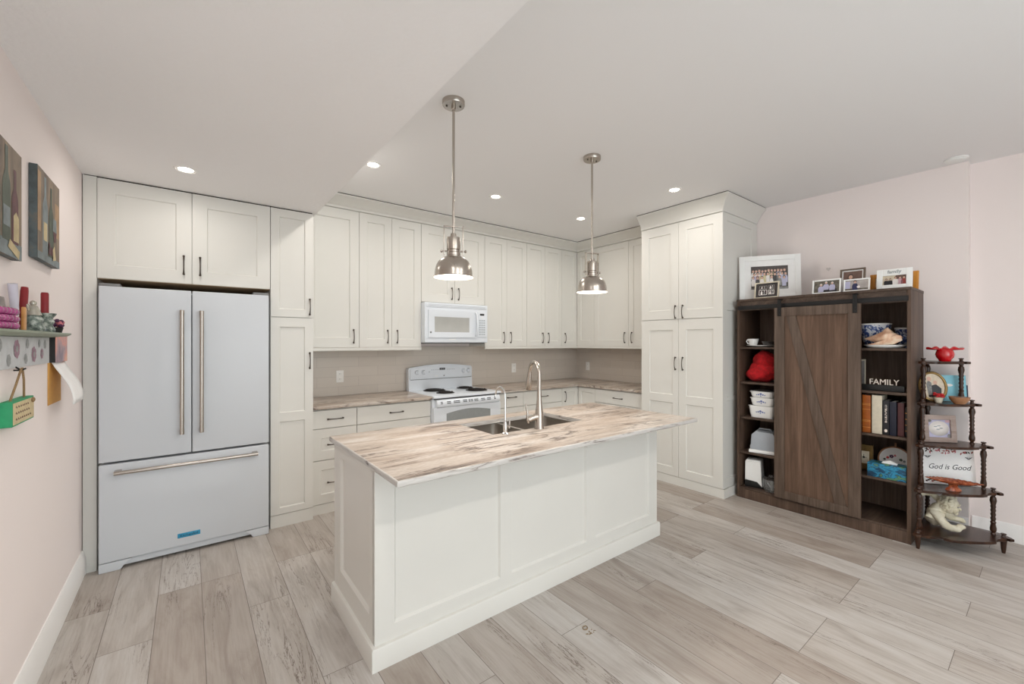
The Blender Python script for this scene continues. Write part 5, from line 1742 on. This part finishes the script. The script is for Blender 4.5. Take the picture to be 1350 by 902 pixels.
# cream plaster angel, leaning forward with bent arms and one raised wing
z = TZ[4] + 0.001
t = thing('plaster_cherub', 'cream plaster cherub figurine resting on the corner stand bottom tier', 'figurine', (4.30, 0.503, z), -47)
t.scale = (0.9, 0.9, 0.97)
me = bpy.data.meshes.new('cherub_body')
V = [(-0.06, 0.03, 0.06), (-0.045, 0.02, 0.11), (-0.02, 0.01, 0.15), (0.0, 0.0, 0.18),
     (-0.055, -0.03, 0.12), (-0.06, -0.065, 0.065), (-0.02, -0.08, 0.035), (0.045, -0.075, 0.03), (0.095, -0.055, 0.05),
     (0.02, 0.03, 0.12), (0.06, 0.02, 0.08), (0.10, -0.02, 0.075), (0.125, -0.04, 0.07),
     (-0.09, 0.03, 0.04), (-0.02, 0.05, 0.045), (0.05, 0.04, 0.04)]
E_ = [(0, 1), (1, 2), (2, 3), (1, 4), (4, 5), (5, 6), (6, 7), (7, 8), (2, 9), (9, 10), (10, 11), (11, 12), (0, 13), (0, 14), (14, 15)]
RD = [0.06, 0.055, 0.045, 0.035, 0.034, 0.032, 0.03, 0.026, 0.02, 0.035, 0.028, 0.022, 0.014, 0.045, 0.05, 0.036]
me.from_pydata(V, E_, [])
o = bpy.data.objects.new('body', me)
C.objects.link(o)
o.parent = t
me.materials.append(M['plaster'])
sk = o.modifiers.new('skin', 'SKIN')
for i, r in enumerate(RD):
    me.skin_vertices[0].data[i].radius = (r, r)
me.skin_vertices[0].data[0].use_root = True
ss = o.modifiers.new('sub', 'SUBSURF')
ss.levels = ss.render_levels = 2
dg = bpy.context.evaluated_depsgraph_get()
ev = o.evaluated_get(dg)
nm = bpy.data.meshes.new_from_object(ev)
o.modifiers.clear()
for v in nm.vertices:
    c = v.co
    fold = math.sin(c.x * 70 + c.z * 95 + c.y * 30) * 0.0035 + math.sin(c.z * 160 - c.x * 60) * 0.002
    v.co = c + v.normal * fold
    v.co.z = max(v.co.z, 0.0)
for p in nm.polygons:
    p.use_smooth = True
if not nm.materials:
    nm.materials.append(M['plaster'])
o.data = nm
# head turned towards the right of the stand, looking down over the folded arms
hd = B()
hc = Vector((0.025, -0.02, 0.185))
FD = Vector((0.72, -0.66, -0.2)).normalized()
SD = FD.cross(Vector((0, 0, 1))).normalized()
UD = SD.cross(FD).normalized()
hp_ = lambda f, s_, u: tuple(hc + FD * f + SD * s_ + UD * u)
hd.ell(tuple(hc), (0.058, 0.056, 0.062), 'plaster', 28, 18)
hd.ell(hp_(0.040, 0.024, -0.020), (0.021, 0.021, 0.020), 'plaster', 14, 10)
hd.ell(hp_(0.040, -0.024, -0.020), (0.021, 0.021, 0.020), 'plaster', 14, 10)
hd.ell(hp_(0.060, 0.0, -0.008), (0.011, 0.011, 0.013), 'plaster', 12, 8)
hd.ell(hp_(0.048, 0.0, -0.046), (0.016, 0.016, 0.013), 'plaster', 12, 8)
hd.ell(hp_(0.056, 0.0, -0.028), (0.010, 0.010, 0.0045), 'stone_grey', 12, 6)
for sg in (-1, 1):
    hd.ell(hp_(0.050, sg * 0.022, 0.008), (0.009, 0.009, 0.0055), 'stone_grey', 10, 6)
    hd.ell(hp_(0.049, sg * 0.022, 0.018), (0.013, 0.013, 0.006), 'plaster', 10, 6)
    hd.ell(hp_(-0.005, sg * 0.057, -0.005), (0.010, 0.010, 0.015), 'plaster', 10, 6)
ho = obj('head', hd, t)
cu = B()
rr = random.Random(9)
for i in range(110):
    a = rr.uniform(0, 2 * PI)
    c_ = rr.uniform(-0.45, 1)
    s1 = math.sqrt(max(0, 1 - c_ * c_))
    d_ = Vector((s1 * math.cos(a), s1 * math.sin(a), c_))
    if d_.dot(FD) > 0.42 and d_.dot(UD) < 0.72:
        continue
    q = hc + Vector((d_.x * 0.058, d_.y * 0.056, d_.z * 0.062))
    cu.ell(tuple(q), (0.014, 0.014, 0.013), 'plaster', 8, 6)
obj('curls', cu, ho)
wg = B()
for k in range(6):
    a = k / 5
    wg.tube([(0.0, 0.035, 0.20 - 0.018 * a), (-0.05, 0.045, 0.265 - 0.028 * a), (-0.10, 0.05, 0.268 - 0.03 * a), (-0.15, 0.05, 0.235 - 0.03 * a)], [0.012, 0.016, 0.014, 0.006], 'plaster', 8)
obj('wing', wg, t)

# ------------------------------------------------------------------ left wall
PH = 90


def painting(label, y0, y1, z0, z1, drawing):
    t = thing('canvas_painting', label, 'painting', (XL, (y0 + y1) / 2, z0), PH, 'still-life canvases on the left wall')
    wd, ht = y1 - y0, z1 - z0
    b = B().box(-wd / 2, wd / 2, -0.026, -0.001, 0, ht, 'canvas_side', 0.002)
    obj('canvas', b, t)
    p = B().rect(-wd / 2 + 0.001, wd / 2 - 0.001, 0.001, ht - 0.001, -0.0265, 'canvas')
    drawing(p, wd, ht)
    obj('painted_scene', p, t, ang=180)


def bottle_shape(x, z, h, r):
    return [(x - r, z), (x + r, z), (x + r, z + h * 0.55), (x + r * 0.9, z + h * 0.63), (x + r * 0.38, z + h * 0.74), (x + r * 0.36, z + h), (x - r * 0.36, z + h), (x - r * 0.38, z + h * 0.74), (x - r * 0.9, z + h * 0.63), (x - r, z + h * 0.55)]


def glass_shape(b, x, z, h, r, y, wine):
    b.flat([(x - r * 0.7, z), (x + r * 0.7, z), (x + r * 0.1, z + h * 0.05), (x + r * 0.1, z + h * 0.45), (x - r * 0.1, z + h * 0.45), (x - r * 0.1, z + h * 0.05)], y, 'oil_cream')
    b.flat([(x - r * 0.3, z + h * 0.42), (x + r * 0.3, z + h * 0.42), (x + r, z + h * 0.7), (x + r * 0.8, z + h), (x - r * 0.8, z + h), (x - r, z + h * 0.7)], y - 0.0003, 'oil_grey')
    b.flat([(x - r * 0.3, z + h * 0.43), (x + r * 0.3, z + h * 0.43), (x + r * 0.9, z + h * 0.68), (x - r * 0.9, z + h * 0.68)], y - 0.0006, wine)


def art_a(b, wd, ht):
    b.rect(-wd / 2, wd / 2, 0, ht * 0.14, -0.0268, 'oil_grey')
    b.flat(bottle_shape(-0.08, 0.04, 0.30, 0.04), -0.0272, 'oil_green')
    b.flat(bottle_shape(0.02, 0.05, 0.33, 0.042), -0.0274, 'oil_green')
    b.flat(bottle_shape(0.11, 0.05, 0.27, 0.036), -0.0276, 'oil_wine')
    b.rect(-0.015, 0.055, 0.10, 0.17, -0.0280, 'oil_grey')
    b.flat([(0.09, 0.06), (0.15, 0.06), (0.15, 0.15), (0.12, 0.17), (0.09, 0.15)], -0.0282, 'oil_cream')
    b.flat([(0.03, 0.03), (0.15, 0.0), (0.16, 0.03), (0.05, 0.06)], -0.0284, 'oil_cream')


def art_b(b, wd, ht):
    b.rect(-wd / 2, wd / 2, 0, ht * 0.08, -0.0268, 'oil_grey')
    b.rect(-wd / 2, -wd / 2 + 0.05, ht * 0.3, ht * 0.95, -0.0268, 'oil_tan')
    b.rect(0.10, 0.175, 0.14, 0.30, -0.0268, 'oil_tan')
    b.flat(bottle_shape(-0.07, 0.03, 0.34, 0.044), -0.0272, 'oil_grey')
    b.flat(bottle_shape(0.03, 0.03, 0.32, 0.040), -0.0274, 'oil_green')
    b.rect(-0.10, -0.04, 0.09, 0.17, -0.0278, 'oil_cream')
    glass_shape(b, 0.09, 0.03, 0.19, 0.036, -0.0280, 'oil_wine')
    for i in range(9):
        b.disc(-0.01 + 0.02 * (i % 4), 0.05 + 0.017 * (i // 4), 0.012, 0.012, -0.0290 - 0.0001 * i, 'oil_wine', 10)
    b.flat([(0.05, 0.02), (0.10, 0.03), (0.07, 0.09), (0.04, 0.07)], -0.0304, 'oil_cream')


painting('wine-bottle still-life canvas cut off by the left picture edge', 2.02, 2.40, 1.757, 2.152, art_a)
painting('bottle and wine-glass canvas nearer the refrigerator on left wall', 2.612, 2.985, 1.808, 2.20, art_b)

# shelf with flowered rail : viewer frame phi=90 -> local x = world y - 2.45, local y = -(x+0.53)
SYR = 2.45
t = thing('wall_shelf', 'sage green wall ledge with flowered board under the paintings', 'wall shelf', (XL, SYR, 0), PH)
obj('ledge', B().prism([(0.0, 1.472), (-0.062, 1.478), (-0.076, 1.486), (-0.077, 1.493), (0.0, 1.493)], -0.55, 0.48, 'sage', 'yz', 0.001), t)
rb_ = B().box(-0.53, 0.408, -0.016, 0, 1.354, 1.472, 'board_print', 0.002)
rbo = obj('back_board', rb_, t)
rr = random.Random(4)
for x, zz, r, mt in ((-0.33, 1.40, 0.024, 'rose_print'), (-0.06, 1.425, 0.028, 'rose_print'), (0.16, 1.40, 0.026, 'rose_print'), (-0.24, 1.44, 0.018, 'leaf_print'), (-0.15, 1.385, 0.018, 'leaf_print'), (0.05, 1.385, 0.017, 'leaf_print'), (0.07, 1.445, 0.016, 'leaf_print'), (0.28, 1.40, 0.018, 'rose_print'), (0.33, 1.44, 0.016, 'leaf_print'), (0.24, 1.445, 0.014, 'leaf_print'), (-0.43, 1.43, 0.02, 'leaf_print')):
    r *= 1.35
    fl = B()
    for q in range(7):
        a = 2 * PI * q / 7 + x * 9
        fl.disc(x + r * 0.55 * math.cos(a), zz + r * 0.55 * math.sin(a), r * 0.42, r * 0.42, -0.0165 - 0.0001 * q, mt, 10)
    fl.disc(x, zz, r * 0.35, r * 0.35, -0.0175, 'leaf_print', 10)
    obj('painted_rose' if mt == 'rose_print' else 'painted_leaf', fl, rbo, ang=180)

hk = B().cyl((-0.07, -0.03, 1.345), 0.003, 0.02, 'iron', 'y', 8).tube([(-0.07, -0.012, 1.36), (-0.07, -0.03, 1.345), (-0.07, -0.042, 1.352)], 0.003, 'iron', 8)
obj('hook', hk, t)

ZS = 1.494


def on_shelf(name, label, cat, y, x=-0.492, roll=0, phi=PH, grp=None):
    return thing(name, label, cat, (x, y, ZS), phi, grp, 0, roll)


t = on_shelf('glass_garland', 'coiled string of glossy purple beads on the wall ledge', 'ornament', 2.125, -0.482)
b = B()
for k in range(3):
    for i in range(16):
        a = 2 * PI * i / 16 + k * 0.2
        b.ell((0.085 * math.cos(a), 0.012 * math.sin(a), 0.0125 + 0.024 * k), (0.016, 0.0115, 0.0125), 'purple', 10, 8)
obj('beads', b, t)
t = on_shelf('stone_ornament', 'grey pointed stone ornament behind the purple beads', 'ornament', 2.235, -0.519)
obj('stone', B().prism([(-0.05, 0), (0.035, 0), (0.028, 0.08), (0.01, 0.115), (-0.02, 0.115), (-0.04, 0.07)], -0.008, 0.008, 'stone_grey', 'xz', 0.003), t)
t = on_shelf('paper_roll', 'pale lilac paper roll standing on the wall ledge', 'paper roll', 2.345, -0.510)
obj('roll', B().tube([(0.012, 0, 0.0), (0.004, 0, 0.08), (-0.02, 0.0, 0.17)], [0.009, 0.011, 0.013], 'lilac_paper', 16), t)
t = on_shelf('amber_stick', 'short amber stick in front of the lilac roll', 'ornament', 2.245, -0.466)
obj('stick', B().prism([(-0.007, 0), (0.007, 0), (0.010, 0.075), (-0.003, 0.082)], -0.006, 0.006, 'amber', 'xz', 0.003), t)
t = on_shelf('angel_holder', 'silver crackle-glass angel candle holder on the wall ledge', 'candle holder', 2.40, -0.474)
obj('glass_base', B().lathe([(0.0, 0.0), (0.030, 0.0), (0.033, 0.008), (0.024, 0.03), (0.028, 0.045), (0.018, 0.06), (0.0, 0.06)], 'green_glass', seg=18), t)
b = B().lathe([(0.0, 0.06), (0.024, 0.06), (0.016, 0.085), (0.010, 0.098), (0.0, 0.10)], 'silver', seg=14)
b.ell((0, 0, 0.106), (0.010, 0.010, 0.011), 'silver', 12, 8)
for sx in (-1, 1):
    b.ell((sx * 0.024, 0.008, 0.088), (0.02, 0.004, 0.012), 'silver', 12, 8, ('Y', sx * -0.5))
obj('figure', b, t)
t = thing('leaning_candle', 'dark red candle tilted behind the silver angel', 'candle', (-0.5095, 2.43, ZS), PH, None, 0, 12)
obj('wax', B().lathe([(0.0, 0.0), (0.0115, 0.0), (0.0115, 0.16), (0.010, 0.175), (0.0, 0.172)], 'candle', seg=16), t)
t = on_shelf('candle_holder', 'squat crackle-glass holder below the upright red candle', 'candle holder', 2.65, -0.490)
obj('holder', B().lathe([(0.0, 0.0), (0.030, 0.0), (0.032, 0.012), (0.024, 0.03), (0.030, 0.045), (0.024, 0.06), (0.034, 0.074), (0.036, 0.08), (0.030, 0.081), (0.0, 0.076)], 'green_glass', seg=18), t)
t = on_shelf('red_candle', 'upright dark red candle in the crackle-glass holder', 'candle', 2.65, -0.490)
t.location.z = ZS + 0.0775
obj('wax', B().lathe([(0.0, 0.0), (0.0125, 0.0), (0.0125, 0.085), (0.010, 0.092), (0.0, 0.09)], 'candle', seg=16), t)
t = on_shelf('violet_pot', 'tiny pot of purple and pink flowers at the ledge end', 'flower pot', 2.835, -0.488)
obj('pot', B().lathe([(0.0, 0.0), (0.018, 0.0), (0.024, 0.025), (0.021, 0.025), (0.0, 0.02)], 'black', seg=14), t)
b = B()
rr = random.Random(8)
for i in range(26):
    b.ell((rr.uniform(-0.045, 0.045), rr.uniform(-0.018, 0.018), rr.uniform(0.028, 0.056)), (0.010, 0.009, 0.008), 'flower_purple' if i % 3 else 'flower_pink', 8, 6)
obj('flowers', b, t)

# tear-off calendar with tulip picture
t = thing('tear_off_calendar', 'tulip photo calendar with curling white pages on left wall', 'calendar', (XL, 3.06, 1.13), PH)
obj('picture_card', B().box(-0.12, 0.125, -0.022, -0.003, 0.222, 0.352, 'tulip_photo', 0.002).box(-0.121, -0.118, -0.021, -0.001, 0.222, 0.352, 'black'), t)
obj('backing', B().box(-0.15, 0.10, -0.003, -0.0005, 0.02, 0.222, 'orange_paper'), t)
b = B()
rows = []
for j in range(9):
    s_ = j / 8
    rows.append([b.bm.verts.new((-0.12 + 0.245 * i / 4 - 0.01 * s_, -0.010 - 0.075 * math.sin(s_ * PI * 0.55) ** 1.2, 0.226 - 0.21 * s_)) for i in range(5)])
fs = []
for a, c in zip(rows, rows[1:]):
    for i in range(4):
        fs.append(b.bm.faces.new((a[i], a[i + 1], c[i + 1], c[i])))
b._fin(fs, 'paper')
i = b.mi('orange_paper')
for f in fs[-4:]:
    if False:
        f.material_index = i
o = obj('pages', b, t)
sm = o.modifiers.new('thick', 'SOLIDIFY')
sm.thickness = 0.003
# green block sign on a cord
t = thing('hanging_sign', 'small green block sign hanging by jute cord under the ledge', 'sign', (XL, 2.39, 1.147), PH)
obj('block', B().box(-0.13, 0.13, -0.034, -0.001, 0, 0.09, 'sign_green', 0.003), t)
fc = B().box(-0.124, 0.124, -0.0355, -0.0335, 0.006, 0.084, 'sign_face', 0.001)
rr = random.Random(6)
fo = obj('face', fc, t)
ln = B()
for k, (zz, wd) in enumerate(((0.066, 0.14), (0.044, 0.16), (0.022, 0.18))):
    x = -0.1
    while x < -0.1 + wd:
        s_ = rr.uniform(0.008, 0.022)
        ln.tube([(x, -0.0358, zz), (x + s_ * 0.3, -0.0358, zz + 0.006), (x + s_ * 0.6, -0.0358, zz - 0.002), (x + s_, -0.0358, zz + 0.002)], 0.0009, 'photo_brown', 5)
        x += s_ + 0.008
obj('lettering', ln, fo)
b = B().tube([(-0.085, -0.018, 0.088), (-0.05, -0.026, 0.15), (-0.012, -0.030, 0.203), (-0.008, -0.032, 0.206), (0.02, -0.030, 0.16), (0.07, -0.02, 0.088)], 0.0035, 'rope', 7)
b.ell((0.10, -0.038, 0.075), (0.016, 0.006, 0.010), 'rope', 10, 6)
obj('cord', b, t)

# dried brown mark on the planks
b = B()
rr = random.Random(12)
ring = [(0.02 + 0.024 * (1 + 0.25 * math.sin(2.7 * q)) * math.cos(2 * PI * q / 16), 0.03 + 0.019 * math.sin(2 * PI * q / 16), 0.003) for q in range(16)]
b.tube(ring, [0.003 + 0.0022 * math.sin(q * 1.3) ** 2 for q in range(16)], 'knot', 6, True)
for i in range(16):
    cx, cy = rr.uniform(-0.045, 0.035), rr.uniform(-0.05, 0.006)
    b.ell((cx, cy, 0.0025), (rr.uniform(0.004, 0.012), rr.uniform(0.003, 0.006), 0.0022), 'knot', 8, 5, ('Z', rr.uniform(0, 3)))
o = obj('dry_curl', b, None, (1.588, 1.44, 0), (0, 0, 0.4))
o.scale = (0.62, 0.62, 0.62)
tag(o, 'small brown dried curl lying on the plank floor before the island', 'debris')
bpy.context.view_layer.update()
